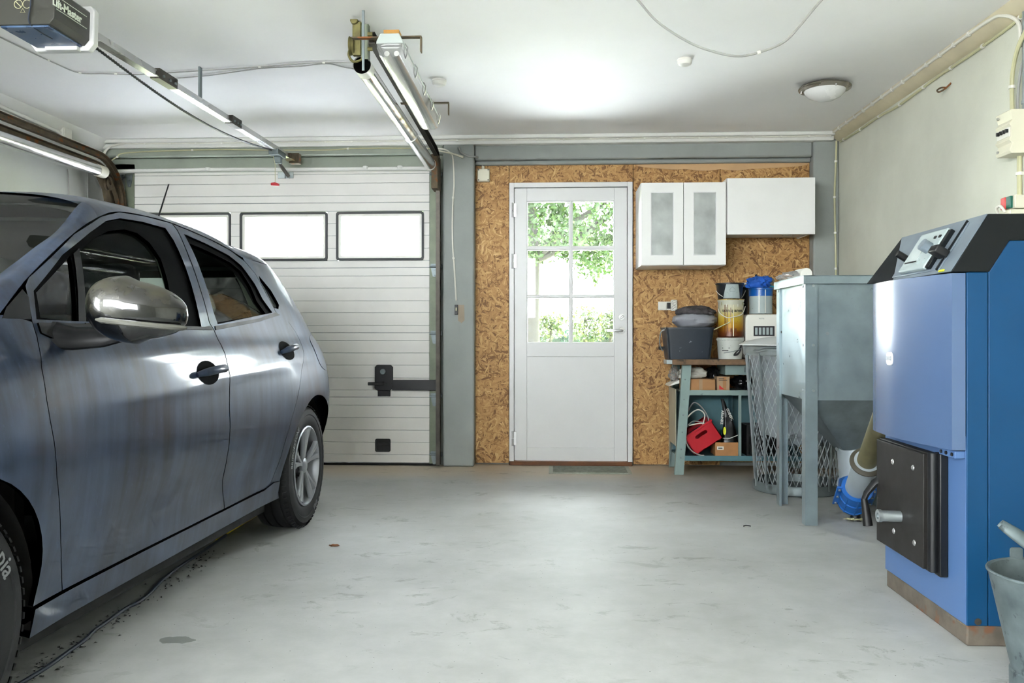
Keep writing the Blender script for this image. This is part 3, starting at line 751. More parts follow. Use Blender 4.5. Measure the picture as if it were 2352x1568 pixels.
# wheels
def wheel(cu, sg, name):
    xo = .832
    root = MB().lathe([(.190, -.205), (.20, -.2), (.245, -.205), (.285, -.200), (.303, -.185), (.308, -.165), (.308, -.150), (.302, -.148), (.302, -.142), (.309, -.140), (.310, -.105), (.303, -.103), (.303, -.095), (.310, -.093),
                       (.309, -.055), (.302, -.053), (.302, -.047), (.308, -.045), (.307, -.032), (.300, -.016), (.288, -.007), (.287, -.004), (.280, -.003), (.262, .0), (.258, -.003), (.245, -.001), (.222, -.004), (.207, -.010), (.200, -.016)], seg=72, axis='X')
    P = lambda p: CM @ Vector((sg * (xo + p.x), cu + p.y, .311 + p.z))
    tyre = root.xff(P).build('tyre', 'tyre', car)
    # tread blocks at the shoulder
    tb = MB()
    for k in range(64):
        a = 2 * math.pi * k / 64
        b = B(-.032, -.012, -.008, .008, -.003, .0012); b.xf(Matrix.Translation((0, .3015 * math.cos(a), .3015 * math.sin(a))) @ Matrix.Rotation(a - math.pi / 2, 4, 'X') @ Matrix.Rotation(R(28), 4, 'Y'))
        tb.join(b)
    tb.xff(P).build('tread_blocks', 'tyre', tyre)
    rim = MB().lathe([(.203, -.014), (.204, -.004), (.196, -.001), (.190, -.010), (.186, -.035), (.180, -.08)], seg=56, axis='X').xff(P).build('rim', 'alloy', tyre)
    MB().lathe([(.188, -.085), (.10, -.09), (.02, -.085)], seg=40, axis='X').xff(P).build('rim_back', 'rim_dark', tyre)
    for k in range(5):
        a = 2 * math.pi * (k + .25) / 5
        sp = MB()
        for da, ww in ((-.19, .021), (.19, .021)):
            c0, c1 = .035, .192
            pts = []
            for r_, w_ in ((c0, .012), (.09, .011), (.15, .014), (c1, .019)):
                aa = a + da * (.25 + .75 * (r_ - c0) / (c1 - c0)); pts.append((r_, w_, aa))
            vs, fs = [], []
            for (r_, w_, aa) in pts:
                c = Vector((0, r_ * math.cos(aa), r_ * math.sin(aa))); tq = Vector((0, -math.sin(aa), math.cos(aa)))
                h0 = -.004 - .022 * (1 - r_ / c1)
                for ss, hx in ((-1, h0 - .018), (-1, h0 - .004), (-.6, h0 + .004), (.6, h0 + .004), (1, h0 - .004), (1, h0 - .018)): vs.append(c + tq * (w_ * ss) + Vector((hx, 0, 0)))
            for i in range(3):
                fs += [(i * 6 + j, i * 6 + j + 1, i * 6 + 7 + j, i * 6 + 6 + j) for j in range(5)]
            sp.add(vs, fs)
        sp.xff(P).build('spoke', 'alloy', tyre, smooth=40)
    MB().lathe([(.040, -.034), (.038, -.018), (.028, -.012), (.001, -.010)], seg=24, axis='X').xff(P).build('hub_cap', 'alloy', tyre)
    for k in range(4):
        a = 2 * math.pi * (k + .5) / 4
        MB().cyl((-.055, .062 * math.cos(a), .062 * math.sin(a)), (-.028, .062 * math.cos(a), .062 * math.sin(a)), .014, 10).xff(P).build('wheel_nut', 'black_plastic', tyre)
    return tyre, P
def tyre_text(s, P, par, rr, a_mid, size, sg):
    tm = text_mb(s, size, .0008, bold=.0006)
    # seen from outside: letters run clockwise around the wheel
    def f(p):
        a = a_mid - p.x / rr; q = rr + p.y
        return P(Vector((.0012 + p.z, -q * math.cos(a) * -1, q * math.sin(a))))
    tm.xff(f).build('sidewall_lettering', 'tyre_lettering', par, smooth=0)
for cu in (0., 2.535):
    for sg in (1, -1):
        ty, P = wheel(cu, sg, 'wheel')
        if sg == 1:
            if cu > 1:
                tyre_text('BRIDGESTONE', P, ty, .252, R(150), .034, 1); tyre_text('EP25', P, ty, .252, R(-62), .030, 1)
            else: tyre_text('Ecopia', P, ty, .250, R(40), .062, 1)
# door handles
def side(u, z, off=0.): 
    n = SN(u, z); return Vector((S(u, z), u, z)) + n * off
for sg, par in ((1, 1), (-1, -1)):
    for D, u0, u1, z0, z1 in ((FD, 1.19, 1.425, .838, .850), (RD, 2.10, 2.30, .900, .918)):
        um = u0 * .56 + u1 * .44; zm = z0 * .56 + z1 * .44
        cup = MB().grid(lambda s, t: side(um + .088 * t * math.cos(2 * math.pi * s), zm + .044 * t * math.sin(2 * math.pi * s), .0015 - .0 * t), 24, 3, True)
        c_ = cup.xff(lambda p: CM @ Vector((p.x * sg, p.y, p.z))).build('handle_recess', 'car_seal', D[sg], smooth=80)
        pts = [side(u0 + (u1 - u0) * k / 10, z0 + (z1 - z0) * k / 10, .006 + .030 * math.sin(math.pi * min(1, max(0, k / 10))) ** .6) for k in range(11)]
        hb = MB().tube(pts, .014, 10, rs=[.009, .013, .015, .0155, .0155, .0155, .0155, .0155, .016, .015, .010])
        hb.xff(lambda p: CM @ Vector((p.x * sg, p.y, p.z))).build('door_handle', 'car_paint', D[sg], smooth=60)
# mirrors
for sg in (1, -1):
    def mir(s, t):
        a = 2 * math.pi * s; ph = math.pi * (t - .5); k = lambda q, e: math.copysign(abs(q) ** e, q)
        cx, cz = k(math.cos(a) * math.cos(ph), .8), k(math.sin(a) * math.cos(ph), .85)
        y = k(math.sin(ph), .9)
        wx = .122; wz = .080 + .012 * (cx < 0) ; 
        return Vector((1.012 + wx * cx, .505 + (.085 if y < 0 else .045) * y + .03 * cx, 1.048 + wz * cz * (1 - .18 * max(0, cx)) - .012 * cx))
    mh = MB().grid(mir, 40, 24, True).xff(lambda p: CM @ Vector((p.x * sg, p.y, p.z))).build('mirror_housing', 'muddy_paint', FD[sg], smooth=80)
    arm = MB().tube([CM @ Vector((sg * x, u, z)) for x, u, z in ((.775, .46, .985), (.83, .50, .972), (.90, .53, .975), (.95, .53, .985))], .03, 12, rs=[.05, .04, .034, .03], flat=.6)
    arm.build('mirror_arm', 'car_trim', FD[sg])
    patch('mirror_foot', [(.40, 1.012), (.40, .985), (.48, .955), (.56, .945), (.68, .972), (.72, 1.004), (.60, 1.012)], 'car_trim', off=-.006, skirt=.012, parent=FD) if sg == 1 else None
    ind = MB().tube([CM @ Vector((sg * (1.012 + .124 * math.cos(a)), .500 + .03 * math.cos(a) - .088 * math.sin(a) ** .9, 1.014 - .014 * math.cos(a))) for a in [R(4 + 118 * k / 14) for k in range(15)]], .0075, 8, rs=[.004] + [.008] * 13 + [.003])
    ind.build('indicator_strip', 'indicator_lens', FD[sg])
    mg = MB().grid(lambda s, t: CM @ Vector((sg * (1.012 + .10 * t * math.cos(2 * math.pi * s)), .551 + .03 * t * math.cos(2 * math.pi * s), 1.045 + .062 * t * math.sin(2 * math.pi * s))), 24, 3, True)
    mg.build('mirror_glass', 'chrome', FD[sg])
# aerial
MB().tube([CM @ Vector((.0, 2.52, 1.44)), CM @ Vector((0, 2.53, 1.47)), CM @ Vector((.0, 2.62, 1.63)), CM @ Vector((0, 2.72, 1.80))], .004, 8, rs=[.012, .006, .0045, .0035]).build('aerial', 'black_rubber', car)
# interior
def seat(x, u, w):
    st = MB()
    st.prism(rrect(u - .02, u + .48, .42, .56, .05), x - w / 2, x + w / 2, 'X')
    bk = B(x - w / 2, x + w / 2, -.05, .06, 0, .58); bk.xf(Matrix.Translation((0, u + .50, .50)) @ Matrix.Rotation(R(-17), 4, 'X'))
    st.join(bk).xf(CM).build('seat', 'seat_cloth', car, bevel=.035, bseg=4)
    hr = B(x - .135, x + .135, -.05, .05, -.02, .215); hr.xf(Matrix.Translation((0, u + .675, 1.045)) @ Matrix.Rotation(R(-8), 4, 'X')).xf(CM)
    hr.build('head_restraint', 'seat_cloth', car, bevel=.045, bseg=5)
MB().prism([(2.45, 1.31), (2.68, 1.29), (2.68, 1.375), (2.45, 1.42)], -.46, .46, 'X').xf(CM).build('rear_header_trim', 'headliner', car)
for x in (.36, -.36): seat(x, .77, .50)
B(-.62, .62, 1.86, 2.2, .40, .52).xf(CM).build('rear_bench', 'seat_cloth', car, bevel=.04)
B(-.62, .62, 2.18, 2.30, .5, .98).xf(CM).build('rear_backrest', 'seat_cloth', car, bevel=.04)
MB().prism([(.12, .70), (.12, .955), (.34, .985), (.50, .93), (.54, .80), (.46, .62)], -.70, .70, 'X').xf(CM).build('dashboard', 'car_inside', car, bevel=.03)
sw = MB().tube([Vector((.36 + .175 * math.cos(a), .66 + .07 * math.sin(a) * -1, .90 + .16 * math.sin(a))) for a in [2 * math.pi * k / 28 for k in range(28)]], .014, 8, closed=True).cyl((.36, .66, .90), (.36, .50, .84), .03)
sw.box(.20, .52, .645, .665, .88, .92).xf(CM).build('steering_wheel', 'black_plastic', car)
def lin_(s, t):
    u = .99 + 1.66 * s; v = 1 - abs(2 * t - 1); p = roof_pt(u, v * .94 + .06); return CM @ Vector(((p.x - .03) * (1 if t < .5 else -1) if v > .0 else p.x, p.y, p.z - .035 + (0 if v > .1 else .0)))
MB().grid(lin_, 16, 21).build('headliner', 'headliner', car, smooth=80)
for sg in (1, -1):
    for (ua, ub_) in ((1.30, 1.46), (2.13, 2.36)):
        q = MB().grid(lambda s, t: CM @ Vector((sg * (S(ua, 1.0 + .36 * t) - .075 - .01 * s), ua + (ub_ - ua) * s + (.10 * t if ua < 2 else -.02 * t), 1.0 + .36 * t)), 5, 8)
        q.build('pillar_trim', 'car_pillar_trim', car, smooth=80)
# ------------------------------------------------------------------ garage door tracks
def csec(path, w, h, t, up=(0, 0, 1)):
    """open channel swept along a path (opening towards the door)"""
    prof = [(-w / 2, h / 2), (w / 2, h / 2), (w / 2, h / 2 - t), (-w / 2 + t, h / 2 - t), (-w / 2 + t, -h / 2 + t), (w / 2, -h / 2 + t), (w / 2, -h / 2), (-w / 2, -h / 2)]
    path = [Vector(p) for p in path]; vs = []; n = len(prof)
    for i, p in enumerate(path):
        d = (path[min(i + 1, len(path) - 1)] - path[max(i - 1, 0)]).normalized(); sx = Vector((1, 0, 0)); sz = sx.cross(d)
        vs += [p + sx * a + sz * b for a, b in prof]
    fs = [(i * n + k, i * n + (k + 1) % n, (i + 1) * n + (k + 1) % n, (i + 1) * n + k) for i in range(len(path) - 1) for k in range(n)]
    fs += [tuple(range(n)), tuple(range((len(path) - 1) * n, len(path) * n))]
    return MB().add(vs, fs)
def bend(y0, z0, y1, z1, r=.32, n=12):
    pts = [(0, y0, z0)]
    for k in range(n + 1):
        a = R(90 * k / n); pts.append((0, y1 - r + r * math.sin(a), z1 - r + r * math.cos(a)))
    return pts
tr = thing('door_track', 'silver spring tube and steel track hung below the middle of the ceiling', 'track', (-.9, 5, 2.2))
a, b = Vector((-.909, 3.97, 2.268)), Vector((-.893, 6.12, 2.224))
tb = MB().cyl(a, a.lerp(b, .985), .042, 28, cap=False).cyl(a, a.lerp(b, .985), .037, 28, cap=False)
tb.build('spring_tube', 'chrome', tr)
MB().cyl(a.lerp(b, .6), a.lerp(b, .62), .045, 28).build('tube_joint', 'chrome', tr)
MB().cyl(a.lerp(b, -.004), a.lerp(b, .035), .0435, 28, cap=False).build('tube_collar', 'white_plastic', tr)
MB().cyl(a.lerp(b, .975), a.lerp(b, 1.0), .044, 28).build('tube_collar', 'white_plastic', tr)
csec([(-.855, 3.93, 2.385), (-.852, 6.05, 2.32), (-.85, 6.13, 2.30), (-.85, 6.185, 2.25), (-.85, 6.205, 2.18), (-.85, 6.205, .02)], .03, .055, .004).build('track_rail', 'dark_steel', tr)
B(-.885, -.838, 6.08, 6.25, 2.05, 2.30).xff(lambda p: p if p.y < 6.2 or p.z > 2.2 else p).build('corner_plate', 'rusty', tr, bevel=.003)
# near-end hanger: perforated angle, pulley, rod to the ceiling
MB().box(-.905, -.872, 3.93, 3.936, 2.285, 2.45).box(-.876, -.870, 3.93, 3.965, 2.285, 2.45).build('perforated_angle', 'galv_green', tr, bevel=.001)
MB().box(-.945, -.905, 3.92, 3.945, 2.30, 2.46).cyl((-.935, 3.905, 2.462), (-.935, 3.96, 2.462), .018, 12).build('hook_plate', 'old_brass', tr, bevel=.004)
MB().lathe([(.002, -.012), (.045, -.012), (.038, 0), (.045, .012), (.002, .012)], (-.948, 3.94, 2.35), 20, 'X').build('cable_pulley', 'old_brass', tr)
MB().tube(spline([(-.95, 3.95, 2.36), (-.965, 3.93, 2.31), (-.94, 3.92, 2.27), (-.90, 3.93, 2.285), (-.915, 3.95, 2.32)], 6), .006, 6).build('wire_tail', 'old_brass', tr)
MB().box(-.872, -.860, 3.80, 3.806, 2.19, ZC).build('hanger_strap', 'galv_dull', tr, bevel=.001)
for z in (2.40, 2.33): MB().cyl((-.872, 3.925, z), (-.85, 3.925, z), .010, 8).build('bolt', 'old_brass', tr)

tl = thing('door_track', 'rust-brown curved track and spring tube along the left wall', 'track', (-3.25, 5, 2.1))
a, b = Vector((-3.225, 3.6, 2.118)), Vector((-3.20, 5.83, 2.142))
MB().cyl(a, b, .040, 26).build('spring_tube', 'chrome', tl)
MB().cyl(a.lerp(b, .965), b + Vector((0, .012, 0)), .043, 26).build('tube_collar', 'cream_plastic', tl)
for dz, nm in ((.07, 'track_rail'), (-.0, 'track_rail')):
    csec([(-3.265 + dz * .2, p[1], p[2]) for p in bend(3.4, 2.205 + dz, 6.20 + dz * .3, 2.205 + dz, .36)] + [(-3.265, 6.20 + dz * .3, .05)], .03, .045, .004).build(nm, 'rusty', tl)
MB().prism([(5.86, 2.19), (6.24, 2.19), (6.24, 1.45), (6.14, 1.45), (6.10, 1.80), (6.0, 2.05)], -3.30, -3.294, 'X').build('corner_plate', 'rusty', tl)
MB().lathe([(.012, -.012), (.05, -.012), (.04, 0), (.05, .012), (.012, .012)], (-3.275, 6.05, 2.10), 20, 'X').build('cable_pulley', 'rusty', tl)

# ------------------------------------------------------------------ door opener, its rail and chain
op = thing('door_opener', 'black and white garage door opener unit hung from the ceiling', 'door opener', (-2.06, 3.35, 2.2))
mat('opener_dark', (58, 58, 52), .35, var=.12)
mat('opener_bottom', (70, 92, 124), .3, var=.25, vs=14)
mat('opener_white', (214, 214, 214), .4, var=.04)
MB().prism([(-2.21, 2.235), (-2.19, 2.205), (-1.98, 2.205), (-1.96, 2.228), (-1.956, 2.345), (-1.975, 2.36), (-2.195, 2.36), (-2.214, 2.345)], 3.215, 3.47).build('housing', 'opener_dark', op, bevel=.003)
B(-2.185, -1.99, 3.225, 3.46, 2.198, 2.206).build('bottom_cover', 'opener_bottom', op, bevel=.002)
MB().prism([(-2.225, 2.225), (-2.195, 2.186), (-1.965, 2.186), (-1.942, 2.215), (-1.938, 2.355), (-1.955, 2.375), (-2.21, 2.375), (-2.228, 2.355)], 3.465, 3.505).build('end_bezel', 'opener_white', op, bevel=.006)
B(-2.14, -2.0, 3.44, 3.475, 2.182, 2.20).build('lamp_lip', 'opener_white', op, bevel=.004)
mat('opener_print', (222, 228, 214), .5, var=.02)
text_mb('Lift-Master', .046, .0006, bold=.0012).xf(frame_m((-1.9566, 3.30, 2.290), (0, 1, 0), (.0, 0, 1))).build('lettering', 'opener_print', op, smooth=0)
for z in (2.318, 2.268): B(-1.9605, -1.9555, 3.225, 3.44, z - .001, z + .001).build('printed_line', 'opener_print', op)
for x in (-2.105, -2.07):
    MB().tube([(x + .0165 * math.cos(t), 3.2138, 2.285 + .0165 * math.sin(t)) for t in [2 * math.pi * k / 24 for k in range(24)]], .0014, 6, closed=True).build('warning_pictogram', 'cable_yellowed', op)
B(-.016, .016, -.0006, .0006, -.0014, .0014).xf(Matrix.Translation((-2.105, 3.2142, 2.285)) @ Matrix.Rotation(R(45), 4, 'Y')).build('warning_pictogram', 'cable_yellowed', op)
MB().tube([(-2.087, 3.2138, 2.268), (-2.0965, 3.2138, 2.252), (-2.0775, 3.2138, 2.252)], .0013, 6, closed=True).build('warning_pictogram', 'cable_yellowed', op)
for x in (-2.14, -2.0): MB().box(x - .01, x + .01, 3.34, 3.36, 2.36, ZC).build('hanger', 'galv_dull', op)
MB().tube(spline([(-2.055, 3.212, 2.36), (-2.05, 3.205, 2.28), (-2.06, 3.21, 2.215), (-2.05, 3.26, 2.194), (-2.045, 3.34, 2.192)], 6), .0028, 6).build('flex', 'cable_dark', op)

rl = thing('opener_rail', 'long steel opener rail with black chain below the ceiling', 'rail', (-1.95, 4.8, 2.25))
r0, r1 = Vector((-1.952, 3.50, 2.252)), Vector((-1.952, 6.08, 2.296))
def along(p, q, prof):
    d = (q - p).normalized(); sx = Vector((1, 0, 0)); sz = sx.cross(d); n = len(prof)
    vs = [e + sx * a + sz * b for e in (p, q) for a, b in prof]
    return MB().add(vs, [tuple(range(n)), tuple(range(n, 2 * n))] + [(k, (k + 1) % n, n + (k + 1) % n, n + k) for k in range(n)])
along(r0, r1, [(-.022, -.016), (.022, -.016), (.022, -.010), (.012, -.008), (.012, .022), (-.012, .022), (-.012, -.008), (-.022, -.010)]).build('rail', 'steel', rl)
for t, L in ((.245, .10), (.60, .075)):
    c = r0.lerp(r1, t); d = (r1 - r0).normalized()
    along(c - d * L, c + d * L, [(-.022, -.02), (.024, -.02), (.026, .03), (-.022, .03)]).build('rail_splice', 'dark_steel', rl)
    for q in (-.6, .1, .7):
        p = c + d * L * q; MB().cyl(p + Vector((.022, 0, 0)), p + Vector((.032, 0, 0)), .007, 8).build('bolt', 'galv_dull', rl)
B(-1.957, -1.947, 4.55, 4.58, 2.28, ZC).build('hanger', 'galv_dull', rl)
pts = []; rs = []
for k in range(220):
    t = k / 219; p = r0.lerp(r1, t * .93) + Vector((-.012, 0, -.034 - .075 * math.sin(math.pi * t) ** 1.0 + .03 * t)); pts.append(p); rs.append(.0075 if k % 2 else .0045)
MB().tube(pts, .006, 6, rs=rs).build('chain', 'black_metal', rl)
# head bracket, trolley, arm, release cord
MB().box(-1.985, -1.92, 6.08, 6.20, 2.28, 2.32).box(-1.975, -1.90, 6.20, 6.268, 2.27, 2.345).build('header_bracket', 'rusty', rl, bevel=.003)
MB().box(-1.985, -1.915, 5.78, 5.95, 2.245, 2.285).box(-1.975, -1.925, 5.86, 5.90, 2.20, 2.25).build('trolley', 'galv_dull', rl, bevel=.004)
ar0 = Vector((-1.945, 5.88, 2.205)); ar1 = atY(663, 405, 6.255)
MB().tube([ar0, ar1], .013, 6, flat=.5).build('arm', 'dark_steel', rl)
ce = atY(632, 422, 5.80)
MB().tube([(-1.965, 5.82, 2.24), (ce.x, 5.80, 2.18), ce], .0022, 6).build('release_cord', 'cable_yellowed', rl)
MB().prism([(ce.x - .029, ce.z + .006), (ce.x + .0, ce.z + .010), (ce.x + .029, ce.z + .0), (ce.x + .028, ce.z - .016), (ce.x - .029, ce.z - .012)], 5.79, 5.81).build('release_handle', 'red_plastic', rl, bevel=.003)

# ------------------------------------------------------------------ fluorescent fitting
fl = thing('fluorescent_lamp', 'long clear fluorescent fitting fixed on iron brackets under the ceiling', 'lamp', (-.72, 4.25, 2.2))
x0, y0, y1, zt = -.717, 3.66, 4.86, 2.262
def lamp_z(y): return -.02 * (y - y0)
hp = [(-.042, .045), (.042, .045), (.058, .012), (.060, .0), (-.060, .0), (-.058, .012)]
def lampbox(prof, ya, yb): return along(Vector((x0, ya, zt + lamp_z(ya))), Vector((x0, yb, zt + lamp_z(yb))), prof)
mat('lamp_grey', (168, 176, 172), .45, var=.05)
lampbox(hp, y0, y1).build('housing', 'lamp_grey', fl, bevel=.003)
mat('lamp_tray', (228, 228, 226), .4, var=.02)
lampbox([(-.045, -.004), (.045, -.004), (.03, -.012), (-.03, -.012)], y0 + .03, y1 - .03).build('tray', 'lamp_tray', fl)
for dx in (-.022, .022):
    MB().cyl((x0 + dx, y0 + .05, zt - .028 + lamp_z(y0)), (x0 + dx, y1 - .05, zt - .028 + lamp_z(y1)), .012, 14).build('tube', 'white_plastic', fl)
dp = [(-.058, -.001), (-.046, -.052), (-.030, -.060), (.030, -.060), (.046, -.052), (.058, -.001)]
lampbox(dp, y0, y1).build('diffuser', 'clear_plastic', fl)
for k in range(5):
    y = y0 + .06 + k * .27
    for sg in (1, -1):
        z = zt + lamp_z(y)
        MB().tube([(x0 + sg * .057, y, z + .02), (x0 + sg * .068, y + .01, z + .006), (x0 + sg * .062, y + .03, z - .016), (x0 + sg * .052, y + .05, z - .03)], .003, 6).build('clip', 'steel', fl)
for y, xa, xb in ((3.73, -.90, -.585), (4.72, -.86, -.585)):
    z = zt + .048 + lamp_z(y)
    MB().box(xa, xb, y - .014, y + .014, z, z + .006).box(xb - .006, xb, y - .014, y + .014, z - .065, z).build('bracket', 'rusty', fl, bevel=.001)
mat('wood_block', (176, 128, 58), .7, var=.2, vs=20)
B(x0 - .035, x0 + .035, 3.70, 3.76, zt + .055, zt + .075).build('wood_packer', 'wood_block', fl, bevel=.002)

# ------------------------------------------------------------------ ceiling fittings
cl = thing('ceiling_lamp', 'round white glass dome ceiling lamp with a metal rim', 'lamp', (1.605, 5.05, ZC))
mat('rim_nickel', (150, 144, 132), .3, .8, var=.1)
MB().lathe([(.10, 0), (.12, -.012), (.148, -.02), (.150, -.028), (.146, -.034), (.118, -.040), (.112, -.034)], (1.605, 5.05, ZC), 40).build('rim', 'rim_nickel', cl)
mat('opal_glass', (232, 232, 230), .25, var=.02, coat=.3)
MB().lathe([(.120, -.034), (.112, -.055), (.092, -.076), (.06, -.092), (.03, -.099), (.001, -.101)], (1.605, 5.05, ZC), 40).build('shade', 'opal_glass', cl)
for a in (40, 160, 280): MB().cyl((1.605 + .132 * math.cos(R(a)), 5.05 + .132 * math.sin(R(a)), ZC - .045), (1.605 + .132 * math.cos(R(a)), 5.05 + .132 * math.sin(R(a)), ZC - .03), .006, 8).build('rim_screw', 'steel', cl)
for c, r, lb in (((.708, 4.56), .040, 'small round white smoke detector alone on the ceiling'), ((-.66, 4.86), .042, 'small white ceiling disc beside the fluorescent fitting')):
    sdv = thing('smoke_detector', lb, 'smoke detector', (c[0], c[1], ZC), group='ceiling detectors')
    MB().lathe([(r, 0), (r * 1.02, -.008), (r * .95, -.012)], (c[0], c[1], ZC), 28).build('base', 'white_plastic', sdv)
    MB().lathe([(r * .95, -.010), (r * .96, -.020), (r * .85, -.030), (r * .5, -.036), (.0005, -.037)], (c[0], c[1], ZC), 28).build('cover', 'white_plastic', sdv)

# ------------------------------------------------------------------ cables and small electrics
def cable(name, label, pts, r, m, clips=(), cat='cable', n=6, group=None):
    t = thing(name, label, cat, Vector(pts[len(pts) // 2]), group=group)
    sp = spline(pts, n); MB().tube(sp, r, 8).build('sheath', m, t)
    if clips:
        L = [0.0]
        for i in range(1, len(sp)): L.append(L[-1] + (sp[i] - sp[i - 1]).length)
        for f in clips:
            d = f * L[-1]; i = max(k for k in range(len(L)) if L[k] <= d + 1e-9); i = min(i, len(sp) - 2)
            q = sp[i].lerp(sp[i + 1], (d - L[i]) / max(1e-9, L[i + 1] - L[i])); dr_ = (sp[i + 1] - sp[i]).normalized()
            MB().cyl(q - dr_ * .007, q + dr_ * .007, r * 1.55, 8).build('cable_clip', 'white_plastic', t)
    return t
fr = lambda n, a=.03, b=.97: [a + (b - a) * k / (n - 1) for k in range(n)]
cable('cable', 'white cable clipped along the ceiling trim of the back wall', [(XL + .20, 6.225, ZC - .03), (-2.5, 6.225, ZC - .033), (-1.0, 6.225, ZC - .034), (1.0, 6.225, ZC - .034), (2.02, 6.215, ZC - .035)], .006, 'cable_white', fr(26))
cable('cable', 'white cable bent down in the left ceiling corner', [(XL + .20, 6.225, ZC - .03), (XL + .10, 6.22, ZC - .05), (XL + .05, 6.215, ZC - .10), (XL + .045, 6.215, ZC - .16)], .009, 'cable_white')
cable('cable', 'yellowed thin cable along the green lintel above the garage door', [(XL + .06, 6.255, 2.30), (XL + .12, 6.262, 2.34), (XL + .22, 6.264, 2.375), (-2.6, 6.264, 2.39), (-2.2, 6.264, 2.383), (-1.7, 6.264, 2.378), (-1.5, 6.264, 2.388), (-1.1, 6.264, 2.385), (-.87, 6.262, 2.378)], .005, 'cable_yellowed', fr(5))
cable('cable', 'white looped cable clipped along the right ceiling edge', [(XR - .068, 6.2, ZC - .012), (XR - .068, 5.4, ZC - .012), (XR - .068, 4.6, ZC - .012), (XR - .066, 4.05, ZC - .014), (XR - .05, 3.93, ZC - .03), (XR - .022, 3.86, ZC - .09), (XR - .018, 3.85, ZC - .2)], .0085, 'cable_white', fr(13, .05, .80))
cable('cable', 'beige cable sagging along the lower edge of the right trim', [(XR - .012, 6.22, ZC - .075), (XR - .010, 5.9, ZC - .085), (XR - .010, 5.5, ZC - .082), (XR - .010, 5.2, ZC - .095), (XR - .010, 4.7, ZC - .08), (XR - .010, 4.35, ZC - .08), (XR - .010, 3.95, ZC - .07), (XR - .012, 3.80, ZC - .05)], .0075, 'cable_yellowed', fr(8))
cable('cable', 'pale cable running down the right rear corner of the room', [(2.075, 6.265, ZC - .06), (2.07, 6.268, 2.2), (2.062, 6.268, 2.0), (2.068, 6.268, 1.7), (2.072, 6.268, 1.4), (2.072, 6.268, .9)], .007, 'cable_yellowed', fr(6, .1))
cable('cable', 'grey cable drooping in a loop from the ceiling near the viewer', [atY(1415, -52, 3.55), atY(1465, 0, 3.6), atY(1510, 50, 3.62), atY(1580, 96, 3.62), atY(1640, 119, 3.62), atY(1695, 129, 3.62), atY(1745, 120, 3.62), atY(1800, 97, 3.62), atY(1835, 62, 3.6), atY(1868, 22, 3.58), atY(1905, -20, 3.55), atY(1935, -52, 3.53)], .0052, 'cable_grey', (.62,))
def oc(x, y): return atZ(x, y, ZC - .006)
cable('cable', 'thin grey wire pinned across the ceiling from the left edge', [oc(-60, 55), oc(40, 105), oc(128, 146), oc(181, 167), oc(240, 169), oc(300, 171), oc(345, 170)], .0035, 'cable_grey', (.46, .66, .83))
cable('cable', 'thin grey wire on the ceiling between the rail and the spring tube', [oc(345, 170), oc(420, 165), oc(560, 156), oc(610, 153), oc(690, 146), oc(750, 144), oc(815, 143)], .0035, 'cable_grey', (.55, .86))
cable('cable', 'second thin ceiling wire sagging below the first one', [oc(400, 180), oc(480, 173), oc(560, 162), oc(610, 156), oc(690, 152), oc(750, 146), oc(790, 154), oc(830, 161)], .0035, 'cable_grey')
cable('cable', 'thin dark wire slanting down from the ceiling to the track hanger', [atY(770, -6, 3.75), atY(800, 12, 3.8), atY(822, 28, 3.88), atY(832, 38, 3.92)], .003, 'cable_dark')
# left wall wires
for x, lb in ((155, 'thin vertical wire on the left wall, nearer one'), (199, 'thin vertical wire on the left wall, farther one')):
    p = atX(x, 388, XL + .008); q = atX(x + 3, 470, XL + .008)
    cable('wall_wire', lb, [p, q, Vector((XL + .008, q.y, .3))], .004, 'cable_grey')
# left junction box with two white pipes
jb = thing('junction_box', 'white square junction box on the left wall under the trim', 'junction box', (XL, 5.75, 2.3))
jp = atX(150, 312, XL + .03)
B(XL, XL + .045, jp.y - .05, jp.y + .05, jp.z - .055, jp.z + .055).build('box', 'white_plastic', jb, bevel=.005)
B(XL + .045, XL + .052, jp.y - .045, jp.y + .045, jp.z - .05, jp.z + .05).build('lid', 'white_plastic', jb, bevel=.003)
for dz in (.012, -.022): MB().cyl((XL + .022, jp.y - .05, jp.z + dz), (XL + .022, jp.y - .75, jp.z + dz + .012), .012, 12).build('pipe', 'white_plastic', jb)
# junction box on the chipboard
p = atY(1111, 403, 6.35)
jb = thing('junction_box', 'pale grey junction box at the top of the chipboard left of the door', 'junction box', (p.x, 6.36, p.z))
B(p.x - .046, p.x + .046, 6.33, 6.369, p.z - .048, p.z + .048).build('box', 'cream_plastic', jb, bevel=.005)
B(p.x - .044, p.x + .044, 6.323, 6.33, p.z - .046, p.z + .046).build('lid', 'cream_plastic', jb, bevel=.003)
for sx in (-1, 1):
    for sz in (-1, 1): MB().cyl((p.x + sx * .036, 6.320, p.z + sz * .038), (p.x + sx * .036, 6.324, p.z + sz * .038), .005, 8).build('lid_screw', 'dark_steel', jb)
MB().cyl((p.x - .005, 6.35, p.z + .046), (p.x - .005, 6.35, p.z + .07), .012, 12).build('gland', 'cream_plastic', jb)
cable('cable', 'grey cable curving from the trim into the chipboard junction box', [atY(1053, 338, 6.24), atY(1060, 350, 6.24), atY(1075, 358, 6.238), atY(1090, 360, 6.245), atY(1100, 362, 6.33), atY(1107, 372, 6.35), atY(1109, 386, 6.35)], .0085, 'cable_grey')
cable('cable', 'white cable clipped down the middle pilaster', [atY(1003, 341, 6.24), atY(1020, 343, 6.242), atY(1033, 350, 6.242), atY(1040, 362, 6.242), atY(1043, 420, 6.242), atY(1040, 465, 6.242), atY(1039, 520, 6.242), atY(1040, 570, 6.242), atY(1043, 608, 6.242), atY(1046, 660, 6.242), atY(1048, 690, 6.242)], .006, 'cable_white', (.10, .37, .74))
p = atY(1048, 711, 6.24)
